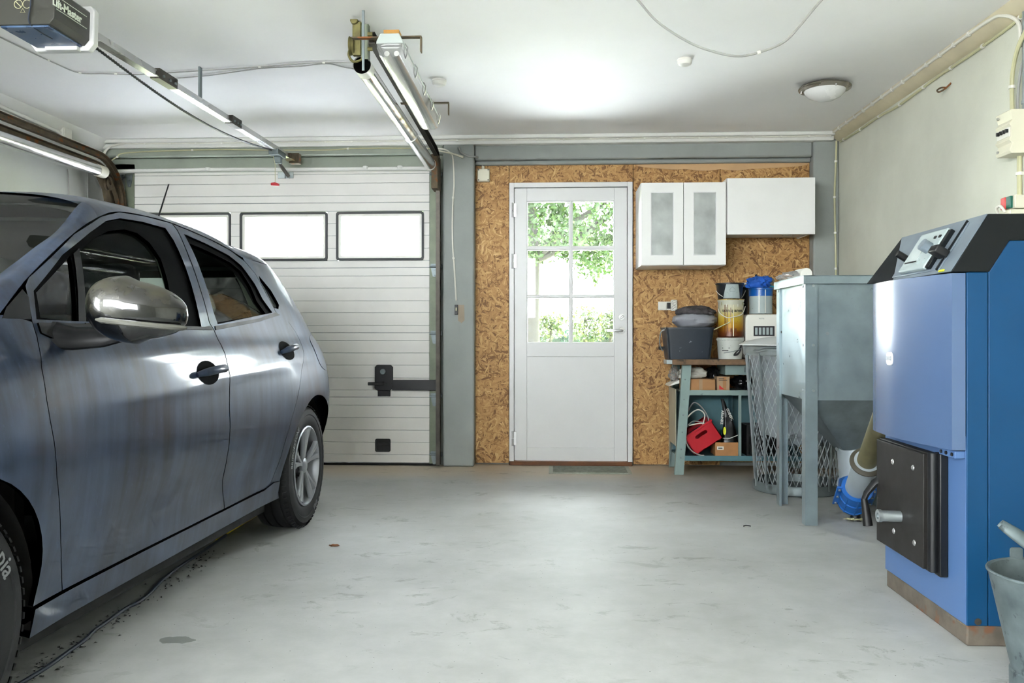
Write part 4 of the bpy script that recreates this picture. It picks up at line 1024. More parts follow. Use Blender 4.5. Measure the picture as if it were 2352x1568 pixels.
ps = thing('push_switch', 'tiny black push switch on the middle pilaster', 'switch', (p.x, 6.25, p.z))
B(p.x - .012, p.x + .012, 6.235, 6.25, p.z - .036, p.z + .036).build('plate', 'black_plastic', ps, bevel=.002)
B(p.x - .004, p.x + .004, 6.230, 6.236, p.z - .008, p.z + .016).build('button', 'cable_yellowed', ps, bevel=.001)
# cobwebbed stick at the pilaster top
MB().tube([atY(1006, 346, 6.22), atY(1040, 353, 6.2), atY(1064, 361, 6.19)], .006, 6, rs=[.004, .006, .010]).build('door_spring_wire', 'cream_plastic', tr)
# socket and switch on chipboard
p = atY(1528, 702, 6.36)
sk = thing('wall_socket', 'white switch and double socket on the chipboard right of the door', 'socket', (p.x, 6.365, p.z))
q0, q1 = atY(1511.5, 712, 6.36), atY(1541, 692.5, 6.36)
B(q0.x, q1.x, 6.355, 6.369, q0.z, q1.z).build('frame', 'white_plastic', sk, bevel=.003)
B(q0.x + .008, q0.x + .062, 6.350, 6.356, q0.z + .007, q1.z - .007).build('rocker', 'white_plastic', sk, bevel=.003)
B(q0.x + .066, q1.x - .003, 6.351, 6.356, q0.z + .01, q1.z - .008).build('insert', 'black_plastic', sk, bevel=.002)
q0, q1 = atY(1540.5, 714, 6.36), atY(1554.5, 688.5, 6.36)
MB().prism(rrect(q0.x, q1.x, q0.z, q1.z, .008), 6.335, 6.369).build('socket_body', 'white_plastic', sk, bevel=.002)
for zc in (q0.z + .022, q1.z - .022):
    xc = (q0.x + q1.x) / 2
    s_ = MB().tube([(xc + .017 * math.cos(t), 6.334, zc + .017 * math.sin(t)) for t in [2 * math.pi * k / 20 for k in range(20)]], .0015, 6, closed=True).build('socket_ring', 'cable_grey', sk)
    for dx in (-.006, .006): MB().cyl((xc + dx, 6.332, zc + dx * .4), (xc + dx, 6.336, zc + dx * .4), .003, 8).build('pin_hole', 'black_plastic', s_)

# ------------------------------------------------------------------ fuse box on the right wall
fb = thing('fuse_box', 'cream fuse box with black breakers high on the right wall', 'fuse box', (2.09, 3.86, 1.88))
ya, yb, za, zb = 3.795, 3.915, 1.782, 1.975
prof = [(XR, za), (XR - .088, za + .0), (XR - .095, za + .012), (XR - .083, za + .045), (XR - .097, za + .060), (XR - .088, za + .075), (XR - .088, za + .118), (XR - .097, za + .130), (XR - .083, za + .148), (XR - .094, zb - .004), (XR - .088, zb), (XR, zb)]
MB().prism(prof, ya, yb).build('enclosure', 'cream_plastic', fb, bevel=.002)
MB().box(XR - .092, XR - .08, ya + .01, yb - .008, za + .076, za + .117).build('breaker_row', 'white_plastic', fb)
for k in range(4):
    y = ya + .022 + k * .024
    B(XR - .104, XR - .09, y - .006, y + .006, za + .094, za + .110).build('breaker_toggle', 'black_plastic', fb, bevel=.002)
for z in (za + .022, zb - .02): MB().cyl((XR - .098, ya + .10, z), (XR - .088, ya + .10, z), .006, 8).build('cover_screw', 'cable_grey', fb)
MB().cyl((XR - .022, 3.805, zb), (XR - .022, 3.805, ZC - .06), .013, 14).build('steel_conduit', 'galvanised', fb)
for z in (2.0, 2.30): MB().cyl((XR - .022, 3.805, z), (XR - .022, 3.805, z + .014), .017, 14).build('conduit_saddle', 'galvanised', fb)
cable('cable', 'thick beige cable crossing the steel conduit above the fuse box', [(XR - .03, 3.895, 1.97), (XR - .03, 3.90, 2.10), (XR - .032, 3.885, 2.18), (XR - .045, 3.815, 2.26), (XR - .03, 3.76, 2.34), (XR - .02, 3.77, 2.40), (XR - .015, 3.80, 2.43)], .0095, 'cable_yellowed', (.25,))
cable('cable', 'thin grey cable beside the conduit above the fuse box', [(XR - .02, 3.87, 1.97), (XR - .02, 3.868, 2.06), (XR - .02, 3.85, 2.15), (XR - .018, 3.83, 2.2)], .006, 'cable_grey')
cable('cable', 'beige cable running down from the fuse box to the isolator', [(XR - .012, 3.87, 1.79), (XR - .012, 3.872, 1.70), (XR - .012, 3.87, 1.60)], .0105, 'cable_yellowed', (.45,))
sb = thing('isolator_switch', 'cream isolator box with red and green buttons on the right wall', 'switch', (2.08, 3.87, 1.56))
B(XR - .055, XR, 3.83, 3.93, 1.545, 1.605).build('upper_box', 'cream_plastic', sb, bevel=.004)
B(XR - .075, XR, 3.83, 3.96, 1.475, 1.540).build('lower_box', 'cream_plastic', sb, bevel=.004)
mat('button_red', (214, 60, 56), .4, var=.05); mat('button_green', (20, 100, 84), .4, var=.05)
B(XR - .068, XR - .05, 3.885, 3.925, 1.548, 1.602).build('red_button', 'button_red', sb, bevel=.003)
B(XR - .066, XR - .05, 3.845, 3.883, 1.548, 1.602).build('green_button', 'button_green', sb, bevel=.003)
MB().tube(spline([(XR - .07, 3.93, 1.53), (XR - .09, 3.915, 1.555), (XR - .09, 3.88, 1.56), (XR - .08, 3.86, 1.53)], 6), .006, 8).build('flex', 'cable_white', sb)
hk = atX(2178, 205, XR - .01)
wh = MB().tube(spline([(XR + .0, hk.y - .01, hk.z + .03), (XR - .03, hk.y, hk.z + .0), (XR - .045, hk.y + .03, hk.z - .005), (XR - .045, hk.y + .05, hk.z + .01), (XR - .03, hk.y + .04, hk.z + .02), (XR - .02, hk.y + .01, hk.z + .012)], 6), .0045, 8)
tag(wh.build('wall_hook', 'rusty'), 'rusty bent wire hook sticking out of the right wall', 'hook')
# ------------------------------------------------------------------ wall cabinets
def blob(c, s, amp=.25, seed=0, freq=2.2, flat=None, nu=36, nv=20, wr=0.):
    c = Vector(c); mb = MB()
    def f(u, v):
        a = 2 * math.pi * u; p = math.pi * (v - .5); d = Vector((math.cos(a) * math.cos(p), math.sin(a) * math.cos(p), math.sin(p)))
        k = 1 + amp * mnoise.noise(d * freq + Vector((seed * 3.1, seed, 0))) + amp * .5 * mnoise.noise(d * freq * 2.6 + Vector((0, seed * 2, 5)))
        if wr: k += wr * abs(mnoise.noise(d * freq * 6 + Vector((seed, 9, 2))))
        q = c + Vector((d.x * s[0], d.y * s[1], d.z * s[2])) * k
        if flat is not None and q.z < flat: q.z = flat
        return q
    return mb.grid(f, nu, nv, True)
cb = thing('wall_cabinet', 'white wall cabinet with two frosted glass doors', 'cabinet', (.918, 6.17, 1.472))
x0, x1, y0, y1, z0, z1 = .622, 1.215, 5.99, 6.368, 1.474, 2.058
mat('cabinet_white', (228, 228, 226), .35, var=.02)
c_ = MB().box(x0, x0 + .016, y0, y1, z0, z1).box(x1 - .016, x1, y0, y1, z0, z1).box(x0 + .016, x1 - .016, y0, y1, z0, z0 + .016).box(x0 + .016, x1 - .016, y0, y1, z1 - .016, z1).box(x0 + .016, x1 - .016, y1 - .006, y1, z0, z1)
c_.build('carcass', 'cabinet_white', cb)
B(x0 + .018, x1 - .018, y0 + .02, y1 - .008, 1.70, 1.716).build('shelf', 'cabinet_white', cb)
xm = (x0 + x1) / 2
for a, b in ((x0 + .001, xm - .002), (xm + .002, x1 - .001)):
    d = MB().ring([(a, z0 + .002), (b, z0 + .002), (b, z1 - .002), (a, z1 - .002)], [(a + .070, z0 + .072), (b - .070, z0 + .072), (b - .070, z1 - .072), (a + .070, z1 - .072)], y0 - .022, y0 - .003)
    d = d.build('cabinet_door', 'cabinet_white', cb, bevel=.0015)
    MB().ring([(a + .066, z0 + .068), (b - .066, z0 + .068), (b - .066, z1 - .068), (a + .066, z1 - .068)], [(a + .072, z0 + .074), (b - .072, z0 + .074), (b - .072, z1 - .074), (a + .072, z1 - .074)], y0 - .0225, y0 - .012).build('inner_edge', 'white_paint', d)
    B(a + .071, b - .071, y0 - .016, y0 - .012, z0 + .073, z1 - .073).build('frosted_pane', 'frosted_pane', d)
mat('faint_stuff', (190, 160, 110), .7, var=.1); mat('faint_dark', (60, 66, 74), .7, var=.1)
for nm, c, s, m, lb in (('jar', (.735, 6.15, 1.535), (.045, .07), 'faint_stuff', 'tan jar dimly seen low behind the left frosted door'), ('jar', (1.09, 6.15, 1.776), (.05, .12), 'faint_dark', 'dark jar dimly seen behind the right frosted door')):
    j = thing(nm, lb, 'jar', (c[0], c[1], c[2] - .045), group='jars inside the cabinet')
    zb_ = 1.4905 if c[2] < 1.6 else 1.7165
    MB().lathe([(.001, 0), (s[0], 0), (s[0], s[1] * .8), (s[0] * .8, s[1])], (c[0], c[1], zb_), 20).build('jar_body', m, j)
    MB().lathe([(s[0] * .85, s[1]), (s[0] * .85, s[1] + .02), (.001, s[1] + .02)], (c[0], c[1], zb_), 20).build('jar_lid', 'white_plastic', j)
fc = thing('wall_cabinet', 'plain white lift-up flap wall cabinet on the right', 'cabinet', (1.52, 6.17, 1.69))
x0, x1, y0, y1, z0, z1 = 1.222, 1.832, 5.99, 6.368, 1.70, 2.086
MB().box(x0, x0 + .016, y0, y1, z0, z1).box(x1 - .016, x1, y0, y1, z0, z1).box(x0 + .016, x1 - .016, y0 + .01, y1, z0 + .01, z0 + .026).box(x0 + .016, x1 - .016, y0, y1, z1 - .016, z1).box(x0 + .016, x1 - .016, y1 - .006, y1, z0 + .02, z1).build('carcass', 'cabinet_white', fc)
B(x0 + .001, x1 - .001, y0 - .022, y0 - .003, z0 - .012, z1 - .002).build('flap', 'cabinet_white', fc, bevel=.002)
B(1.66, 1.72, y0 + .16, y0 + .20, z0 - .002, z0 + .012).build('under_clip', 'white_plastic', fc)

# ------------------------------------------------------------------ door mat
q = [atZ(x, y, 0) for x, y in ((1261, 1070), (1438, 1069), (1449, 1086), (1262, 1087))]
mt = thing('door_mat', 'worn grey-green door mat on the floor before the white door', 'mat', (.35, 6.1, 0))
mat('mat_grey', (128, 132, 120), .95, var=.25, vs=40, bump=.5, bs=260); mat('mat_edge', (160, 162, 150), .9, var=.1)
MB().box(-.03, .56, 5.955, 6.29, .0005, .006).build('backing', 'mat_edge', mt, bevel=.002)
MB().box(.0, .53, 5.985, 6.26, .004, .011).build('pile', 'mat_grey', mt, bevel=.003)

# ------------------------------------------------------------------ workbench
wk = thing('workbench', 'grey-green steel workbench with wooden top against the chipboard', 'workbench', (1.3, 6.15, 0))
mat('bench_green', (136, 156, 152), .5, .2, var=.1, vs=7, spots=((84, 96, 92), 18, .68))
mat('bench_teal', (84, 122, 130), .6, .1, var=.15, vs=5)
mat('bench_cream', (176, 172, 152), .6, .15, var=.12, vs=5)
mat('bench_wood', (112, 88, 66), .8, var=.35, vs=14, spots=((64, 56, 48), 9, .55))
BX0, BX1, BYF, BYB, BZ = .875, 1.80, 5.955, 6.33, .775
def angle_leg(xt, xb, y, sx, sy):
    def sec(x, z): return [(x, y, z), (x + sx * .062, y, z), (x + sx * .062, y + sy * .004, z), (x + sx * .004, y + sy * .004, z), (x + sx * .004, y + sy * .045, z), (x, y + sy * .045, z)]
    v = sec(xb, 0) + sec(xt, BZ); n = 6
    return MB().add(v, [tuple(range(n)), tuple(range(n, 2 * n))] + [(k, (k + 1) % n, n + (k + 1) % n, n + k) for k in range(n)])
angle_leg(BX0 + .035, BX0 - .02, BYF, 1, 1).build('leg', 'bench_green', wk)
angle_leg(BX0 + .012, BX0 - .012, BYB, 1, -1).build('leg', 'bench_green', wk)
angle_leg(BX1 - .03, BX1 + .02, BYF, -1, 1).build('leg', 'bench_green', wk)
angle_leg(BX1 - .012, BX1 + .012, BYB, -1, -1).build('leg', 'bench_green', wk)
for z in (.67, .53, .42, .30, .18, .12): MB().cyl((BX0 + .028 - (.77 - z) * .055 + .03, BYF - .004, z), (BX0 + .028 - (.77 - z) * .055 + .03, BYF + .001, z), .005, 8).build('rivet', 'galv_dull', wk)
for k, (ya, yb) in enumerate(((5.885, 5.99), (5.993, 6.10), (6.103, 6.22), (6.223, 6.345))):
    B(BX0 - .045 + .012 * (k % 2), BX1 + .03, ya, yb, BZ, BZ + .038).build('top_plank', 'bench_wood', wk, bevel=.003)
B(BX0 - .085, BX0 - .04, 5.90, 6.05, BZ + .004, BZ + .034).build('end_clamp', 'galvanised', wk, bevel=.003)
MB().box(BX0 + .02, BX1 - .02, BYF + .006, BYB - .01, .578, .59).box(BX0 + .02, BX1 - .02, BYF + .002, BYF + .008, .56, .595).build('shelf', 'bench_green', wk)
MB().box(BX0 + .01, BX1 - .01, BYF + .006, BYB - .01, .118, .13).box(BX0 + .01, BX1 - .01, BYF + .002, BYF + .008, .10, .135).build('bottom_shelf', 'bench_teal', wk)
B(BX0 + .02, BX1 - .02, BYB - .012, BYB - .008, .13, .578).build('back_panel', 'bench_teal', wk)
MB().prism([(BYF + .01, .60), (BYB - .01, .60), (BYB - .01, .13), (BYB - .06, .13), (BYB - .08, .20), (BYF + .01, .20)], BX0 - .012, BX0 - .008, 'X').build('side_panel', 'bench_cream', wk)
B(1.30, 1.304, 6.18, BYB - .02, .13, .578).build('divider', 'bench_teal', wk)
p = atY(1700, 950, BYF)
B(p.x - .009, p.x + .009, BYF + .004, BYF + .022, .13, .56).build('front_post', 'bench_green', wk)
p0, p1 = atY(1666, 861, 5.97), atY(1716, 837, 5.97)
dw = B(p0.x, p1.x + .18, 5.97, 6.27, p0.z, p1.z).build('drawer', 'bench_green', wk, bevel=.003)
B(p1.x - .02, p1.x - .012, 5.962, 5.97, p0.z + .02, p0.z + .055).build('drawer_pull', 'galv_dull', dw)
ZT = BZ + .0385
# ---- on the bench top
def tapered_box(xa, xb, ya, yb, z0, z1, tx, ty, wall, rim):
    """open tub: wider at the top"""
    def R4(x0, x1, y0, y1, r, z): return [(a, b, z) for a, b in rrect(x0, x1, y0, y1, r, 4)]
    lv = [R4(xa + tx, xb - tx, ya + ty, yb - ty, .02, z0), R4(xa, xb, ya, yb, .025, z1 - .012), R4(xa - rim, xb + rim, ya - rim, yb + rim, .03, z1 - .012), R4(xa - rim, xb + rim, ya - rim, yb + rim, .03, z1), R4(xa + wall, xb - wall, ya + wall, yb - wall, .022, z1), R4(xa + tx + wall, xb - tx - wall, ya + ty + wall, yb - ty - wall, .018, z0 + wall)]
    n = len(lv[0]); m = MB(); vs = [p for l in lv for p in l]; fs = [(i * n + k, i * n + (k + 1) % n, (i + 1) * n + (k + 1) % n, (i + 1) * n + k) for i in range(len(lv) - 1) for k in range(n)]
    fs += [tuple(range(n)), tuple(range((len(lv) - 1) * n, len(lv) * n))]
    return m.add(vs, fs)
tub = thing('storage_tub', 'dark plastic tub with white splashes at the left end of the workbench', 'tub', (.98, 6.07, ZT))
mat('tub_dark', (36, 44, 54), .45, var=.15, vs=9, spots=((150, 156, 160), 26, .68))
xa, xb = atY(1531, 800, 5.93).x, atY(1641, 800, 5.93).x
tapered_box(xa, xb, 5.93, 6.24, ZT, 1.036, .022, .02, .004, .006).build('tub_body', 'tub_dark', tub)
MB().tube(spline([(xa - .006, 6.0, 1.02), (xa - .03, 6.01, 1.0), (xa - .035, 6.03, .92), (xa - .012, 6.05, .87)], 6), .004, 8).build('wire_handle', 'galvanised', tub)
B(xa - .03, xa + .02, 6.10, 6.14, .876, .90).build('side_lug', 'black_plastic', tub, bevel=.003)
ins = thing('insulation_pack', 'grey mineral wool pack in torn plastic lying on the dark tub', 'insulation pack', (1.03, 6.09, 1.037))
mat('wool', (82, 78, 80), .95, var=.35, vs=40, bump=1., bs=140); mat('foil_bag', (150, 152, 160), .4, var=.12, vs=14)
xc = (atY(1550, 740, 6.0).x + atY(1649, 740, 6.0).x) / 2
blob((xc, 6.085, 1.085), (.15, .15, .07), .10, 3, 2.0, 1.037, wr=.10).build('wrapper', 'foil_bag', ins)
blob((xc + .01, 6.095, 1.143), (.138, .13, .048), .14, 8, 2.6, 1.10, wr=.15).build('wool_slab', 'wool', ins)
blob((xc + .07, 6.20, 1.175), (.055, .05, .022), .25, 5, 3).build('wool_tuft', 'wool', ins)
# bucket stack
def bucket(name, label, c, z0, prof, m, group=None, parts=()):
    t = thing(name, label, 'bucket', (c[0], c[1], z0), group=group)
    b = MB().lathe(prof, (c[0], c[1], z0), 36).build('body', m, t)
    return t, b
cx, cy = atY(1677, 800, 6.03).x, 6.03
mat('bucket_white', (190, 194, 188), .45, var=.05, vs=8); mat('bucket_black', (18, 24, 30), .4, var=.1)
mat('label_grey', (160, 172, 172), .5, var=.04)
b1, bb = bucket('paint_bucket', 'white plastic bucket with black print under the yellow can', (cx, cy), ZT, [(.001, 0), (.082, 0), (.092, .132), (.097, .134), (.097, .150), (.001, .150)], 'bucket_white', 'stacked paint buckets')
mat('print_dark', (44, 44, 46), .6, var=.1)
def bent(mb, c, r, z, a0=0.): 
    return mb.xff(lambda p: Vector((c[0] + (r + p.z) * math.sin(p.x / r + a0), c[1] - (r + p.z) * math.cos(p.x / r + a0), z + p.y)))
sw_ = MB().add([(x, y, .0015) for x, y in smooth_poly([(.01, .0), (.05, .03), (.07, .075), (.082, .08), (.075, .03), (.045, -.018), (.0, -.025)], 2)], [tuple(range(28))])
bent(sw_, (cx, cy), .0885, ZT + .045).build('printed_swoosh', 'print_dark', b1, smooth=0)
for k in range(3): bent(B(-.075, -.03 + .008 * k, -.003, .003, .001, .002), (cx, cy), .0875, ZT + .06 + .018 * k).build('printed_line', 'print_dark', b1)
MB().tube(spline([(cx - .06, cy - .075, ZT + .045), (cx + .0, cy - .10, ZT + .055), (cx + .06, cy - .085, ZT + .075), (cx + .10, cy - .02, ZT + .10)], 6), .0028, 6).build('bail', 'galvanised', b1)
for k in range(12):
    a = -1.3 + k * .22; bent(B(-.004, .004, -.010, .010, 0, .003), (cx, cy), .097, ZT + .138, a).build('lid_tab', 'bucket_white', b1)
zc1 = ZT + .151
def canmat():
    t = NT('can_print'); z = t.n('SeparateXYZ', {0: t.co()}).outputs[2]
    f = t.n('MapRange', {'Value': z, 'From Min': zc1, 'From Max': zc1 + .268}).outputs[0]
    f = t.math('ADD', f, t.math('MULTIPLY', t.math('SUBTRACT', t.noise(8, 3, .5, t.co(scale=(.6, .6, 5))), .5), .12))
    col = t.ramp(f, [(.0, lin((74, 34, 22))), (.14, lin((110, 56, 24))), (.28, lin((176, 124, 30))), (.5, lin((206, 174, 62))), (.68, lin((208, 198, 140))), (.80, lin((206, 202, 176))), (.88, lin((196, 196, 180)))])
    return t.done(t.pr(Base_Color=col, Roughness=.3, Metallic=.15))
canmat(); mat('can_lid', (150, 146, 62), .35, .5, var=.15); mat('can_gold', (200, 170, 96), .3, .7, var=.1)
mat('drip_brown', (110, 58, 26), .35, var=.2); mat('drip_cream', (226, 220, 190), .45, var=.05)
b2, bb = bucket('paint_can', 'tall yellow and brown wood-stain can marked transparent', (cx + .004, cy), zc1, [(.001, 0), (.090, 0), (.092, .004), (.088, .008), (.088, .250), (.092, .256), (.092, .266), (.001, .262)], 'can_print', 'stacked paint buckets')
b2['category'] = 'paint can'
cc = (cx + .004, cy)
bent(B(-.088, .088, -.012, .012, .0005, .0022), cc, .088, zc1 + .238).build('lid_band', 'can_lid', b2)
MB().tube([(cc[0] + .091 * math.cos(a), cc[1] + .091 * math.sin(a), zc1 + .268) for a in [2 * math.pi * k / 36 for k in range(36)]], .004, 8, closed=True).build('top_rim', 'can_gold', b2)
bent(text_mb('transparent', .034, .0005, bold=.0005), cc, .0885, zc1 + .190).build('lettering', 'print_dark', b2, smooth=0)
bent(B(-.05, .035, -.010, .010, .0004, .0016), cc, .0882, zc1 + .226).build('price_sticker', 'white_plastic', b2)
for k in range(6): bent(B(-.055, .045 - .012 * (k % 3), -.0012, .0012, .0004, .0012), cc, .0882, zc1 + .168 - .014 * k).build('printed_line', 'drip_brown', b2)
bent(B(-.02, .022, -.012, .012, .0004, .0016), cc, .0882, zc1 + .052).build('printed_box', 'drip_brown', b2)
for a, z, L in ((-.058, .13, .10), (-.042, .12, .11), (-.018, .16, .05)): bent(B(-.0022, .0022, -L, L, .0004, .003), cc, .0885, zc1 + z, a / .0885).build('drip', 'drip_brown', b2)
bent(B(-.003, .003, -.12, .10, .0004, .003), cc, .0885, zc1 + .13, .0).build('drip', 'drip_cream', b2)
MB().tube(spline([(cc[0] - .092, cc[1] - .02, zc1 + .205), (cc[0] - .085, cc[1] - .06, zc1 + .17), (cc[0] - .045, cc[1] - .095, zc1 + .14), (cc[0] + .0, cc[1] - .10, zc1 + .145), (cc[0] + .06, cc[1] - .085, zc1 + .165), (cc[0] + .098, cc[1] - .02, zc1 + .22)], 6), .003, 6).build('bail', 'cable_white', b2)
zc2 = zc1 + .2725
b3, bb = bucket('paint_bucket', 'black bucket with grey label topmost of the stack', (cx - .002, cy + .005), zc2, [(.001, 0), (.080, 0), (.094, .100), (.100, .102), (.100, .112), (.092, .112), (.080, .01)], 'bucket_black', 'stacked paint buckets')
lp = []
for (xt, zt_) in ((-.062, .008), (.062, .008), (.038, .104), (-.038, .104)): lp.append((xt, zt_))
m = MB(); vs = []
for j in range(7):
    t_ = j / 6; hw = .066 - .028 * t_; 
    for i in range(9): vs.append(((2 * i / 8 - 1) * hw, .004 + .098 * t_, 0))
m.add(vs, [(j * 9 + i, j * 9 + i + 1, j * 9 + i + 10, j * 9 + i + 9) for j in range(6) for i in range(8)])
m.xff(lambda p: Vector((cx - .002 + (.0818 + .014 * p.y / .1) * math.sin(p.x / .085), cy + .005 - (.0818 + .014 * p.y / .1) * math.cos(p.x / .085), zc2 + p.y))).build('label', 'label_grey', b3, smooth=60)
MB().tube([(cx - .02 + .002 * 0, cy - .0885, zc2 + .065), (cx - .002, cy - .0885, zc2 + .083), (cx + .016, cy - .0885, zc2 + .065), (cx + .016, cy - .0885, zc2 + .052), (cx - .02, cy - .0885, zc2 + .052)], .0008, 5, closed=True).build('house_logo', 'galv_dull', b3)
for k in range(4): bent(B(-.035 + .006 * k, .035 - .006 * k, -.001, .001, .0, .001), (cx - .002, cy + .005), .0885 - .002 * k, zc2 + .045 - .009 * k).build('printed_line', 'galv_dull', b3)
MB().tube(spline([(cx - .10, cy, zc2 + .06), (cx - .09, cy - .05, zc2 + .035), (cx - .07, cy - .085, zc2 + .015)], 5), .0022, 6).build('bail', 'cable_white', b3)
st_ = MB().tube([(atY(1640, 757, 5.93)), (atY(1677, 739, 5.925))], .0035, 6).build('paint_stick', 'cable_yellowed'); tag(st_, 'thin pale stick leaning from the tub to the yellow can', 'stick')
# canister and buckets behind the bin
cn = thing('canister', 'white plastic canister with a printed label behind the bin', 'canister', (1.43, 6.07, ZT))
xa = atY(1707, 760, 6.0).x + .014
MB().prism(rrect(xa, xa + .30, ZT, 1.128, .03, 6), 5.985, 6.29).build('body', 'white_plastic', cn, bevel=.006)
lb_ = B(xa + .055, xa + .20, 5.983, 5.986, .975, 1.045).build('label', 'print_dark', cn)
for k in range(5): B(xa + .065 + .026 * k, xa + .082 + .026 * k, 5.9815, 5.9832, .985, 1.035).build('label_symbol', 'label_grey', lb_)
text_mb('VIGTIG', .012, .0005).xf(frame_m((xa + .11, 5.9835, 1.098), (1, 0, 0), (0, 0, 1))).build('moulded_print', 'galv_dull', cn, smooth=0)
zb4 = 1.1345
c4 = (atY(1746, 700, 6.05).x + .01, 6.075)
b4, bb = bucket('paint_bucket', 'blue-topped white bucket with drips on the canister', c4, zb4, [(.001, 0), (.080, 0), (.080, .130), (.001, .130)], 'label_grey', 'buckets on the canister')
MB().lathe([(.0805, .124), (.0815, .125), (.083, .168), (.087, .170), (.087, .18), (.079, .18), (.078, .14)], (c4[0], c4[1], zb4), 36).build('blue_collar', 'blue_plastic', b4)
for a in (-.03, .012): bent(B(-.003, .003, -.085, .085, .0004, .003), c4, .081, zb4 + .09, a / .08).build('drip', 'white_plastic', b4)
bent(B(-.08, .08, -.002, .002, .0004, .0012), c4, .0802, zb4 + .035).build('printed_line', 'print_dark', b4)
c5 = (c4[0] - .112, 6.215)
b5, bb = bucket('paint_bucket', 'black ribbed bucket behind the blue-topped bucket', c5, zb4, [(.001, 0), (.055, 0), (.062, .18), (.066, .182), (.066, .195), (.06, .195), (.052, .01)], 'bucket_black', 'buckets on the canister')
MB().tube(spline([(c5[0] + .02, c5[1] - .08, zb4 + .17), (c5[0] + .0, c5[1] - .085, zb4 + .13), (c5[0] - .02, c5[1] - .08, zb4 + .10), (c5[0] + .01, c5[1] - .08, zb4 + .07)], 6), .003, 6).build('bail', 'cable_white', b5)
bg = thing('cloth_bundle', 'crumpled bright blue cloth on top of the bucket', 'cloth', (c4[0], c4[1], zb4 + .18))
mat('blue_cloth', (20, 84, 178), .75, var=.25, vs=12, bump=.6, bs=60)
blob((c4[0] - .032, c4[1] - .035, zb4 + .205), (.072, .055, .055), .3, 4, 2.5, zb4 + .181, wr=.25).build('fold', 'blue_cloth', bg)
blob((c4[0] + .025, c4[1] - .03, zb4 + .235), (.045, .03, .026), .3, 9, 2.5, wr=.25).build('fold', 'blue_cloth', bg)
mat('turquoise', (30, 150, 180), .5, var=.1)
sk_ = B(-.025, .05, -.02, .02, -.006, .006).xf(Matrix.Translation((c4[0] + .065, c4[1] + .03, zb4 + .198)) @ Matrix.Rotation(R(8), 4, 'Y')).build('cleaning_pad', 'turquoise'); tag(sk_, 'flat turquoise pad on top of the blue-topped bucket', 'pad')
pb = blob((c4[0] + .06, c4[1] + .08, zb4 + .235), (.05, .035, .038), .35, 12, 2.6, wr=.35).build('plastic_bag', 'clear_plastic'); tag(pb, 'crumpled clear plastic bag above the bucket by the flap cabinet', 'bag')
b_ = MB().box(-.007, .007, -.005, .005, -.06, .045).xf(Matrix.Translation((c4[0] + .0, c4[1] + .05, zb4 + .245)) @ Matrix.Rotation(R(-32), 4, 'Y')).build('brush_handle', 'black_plastic', bevel=.002); tag(b_, 'black flat brush handle sticking up out of the bucket', 'brush')
pp = blob((c4[0] - .10, c4[1] + .06, zb4 + .21), (.055, .03, .014), .35, 15, 2.6, wr=.3).build('paper_scrap', 'white_plastic'); tag(pp, 'crumpled white paper scrap on the black bucket', 'paper')
# ---- shelf
mat('cardboard', (176, 130, 86), .8, var=.1, vs=5); mat('cardboard_grey', (170, 142, 112), .8, var=.12, vs=7)
ZSf = .5905
def carton(label, px0, px1, z1, y0, d, m, flap=True):
    a, b = atY(px0, 880, y0).x, atY(px1, 880, y0).x
    t = thing('cardboard_box', label, 'box', ((a + b) / 2, y0 + d / 2, ZSf), group='cardboard boxes on the bench shelf')
    B(a, b, y0, y0 + d, ZSf, z1).build('carton', m, t, bevel=.002)
    B((a + b) / 2 - .004, (a + b) / 2 + .02, y0 - .001, y0 + .0005, ZSf + .004, z1 - .002).build('tape', 'cardboard_grey' if m == 'cardboard' else 'cardboard', t)
    return t, a, b
carton('wide brown cardboard box on the upper bench shelf', 1571, 1643, .672, 5.985, .22, 'cardboard')
t_, a, b = carton('narrow printed cardboard box beside the wide one', 1647, 1676, .690, 5.99, .20, 'cardboard_grey')
for k in range(2): B(a + .012, a + .05 + .02 * k, 5.988, 5.9905, .672 - .010 * k, .676 - .010 * k).build('printed_line', 'print_dark', t_)
MB().prism([(a + .015, .60), (a + .05, .60), (a + .015, .63)], 5.988, 5.9905).build('printed_corner', 'button_red', t_)
mat('milky_bag', (206, 204, 192), .5, var=.1, vs=12)
pb = blob((1.0, 6.10, .705), (.10, .065, .045), .25, 21, 2.2, .673, wr=.25).build('plastic_bag', 'milky_bag'); tag(pb, 'milky white plastic bag lying on the wide cardboard box', 'bag')
mat('black_bag', (9, 10, 11), .35, var=.3, vs=18)
pb = blob((1.15, 6.14, .705), (.042, .05, .045), .3, 23, 2.5, .673, wr=.3).build('plastic_bag', 'black_bag'); tag(pb, 'small black plastic bag on the bench shelf behind the boxes', 'bag')
pb = blob((1.36, 6.10, .64), (.075, .09, .05), .3, 25, 2.2, ZSf, wr=.25).build('dark_bundle', 'black_bag'); tag(pb, 'dark crumpled bundle on the bench shelf under the green drawer', 'bundle')
pr_ = MB().prism([(-.0, 0), (.075, .022), (.075, .044), (.01, .012)], 5.99, 6.2).xf(Matrix.Translation((atY(1536, 886, 5.99).x, 0, .62))).build('white_board', 'white_plastic', bevel=.002); tag(pr_, 'white broken board sticking out left of the bench leg', 'board')
pb = blob((.872, 6.12, .70), (.035, .07, .05), .3, 27, 2.4, .60, wr=.3).build('plastic_sheet', 'clear_plastic'); tag(pb, 'crumpled clear plastic sheet hanging at the bench end', 'sheet')
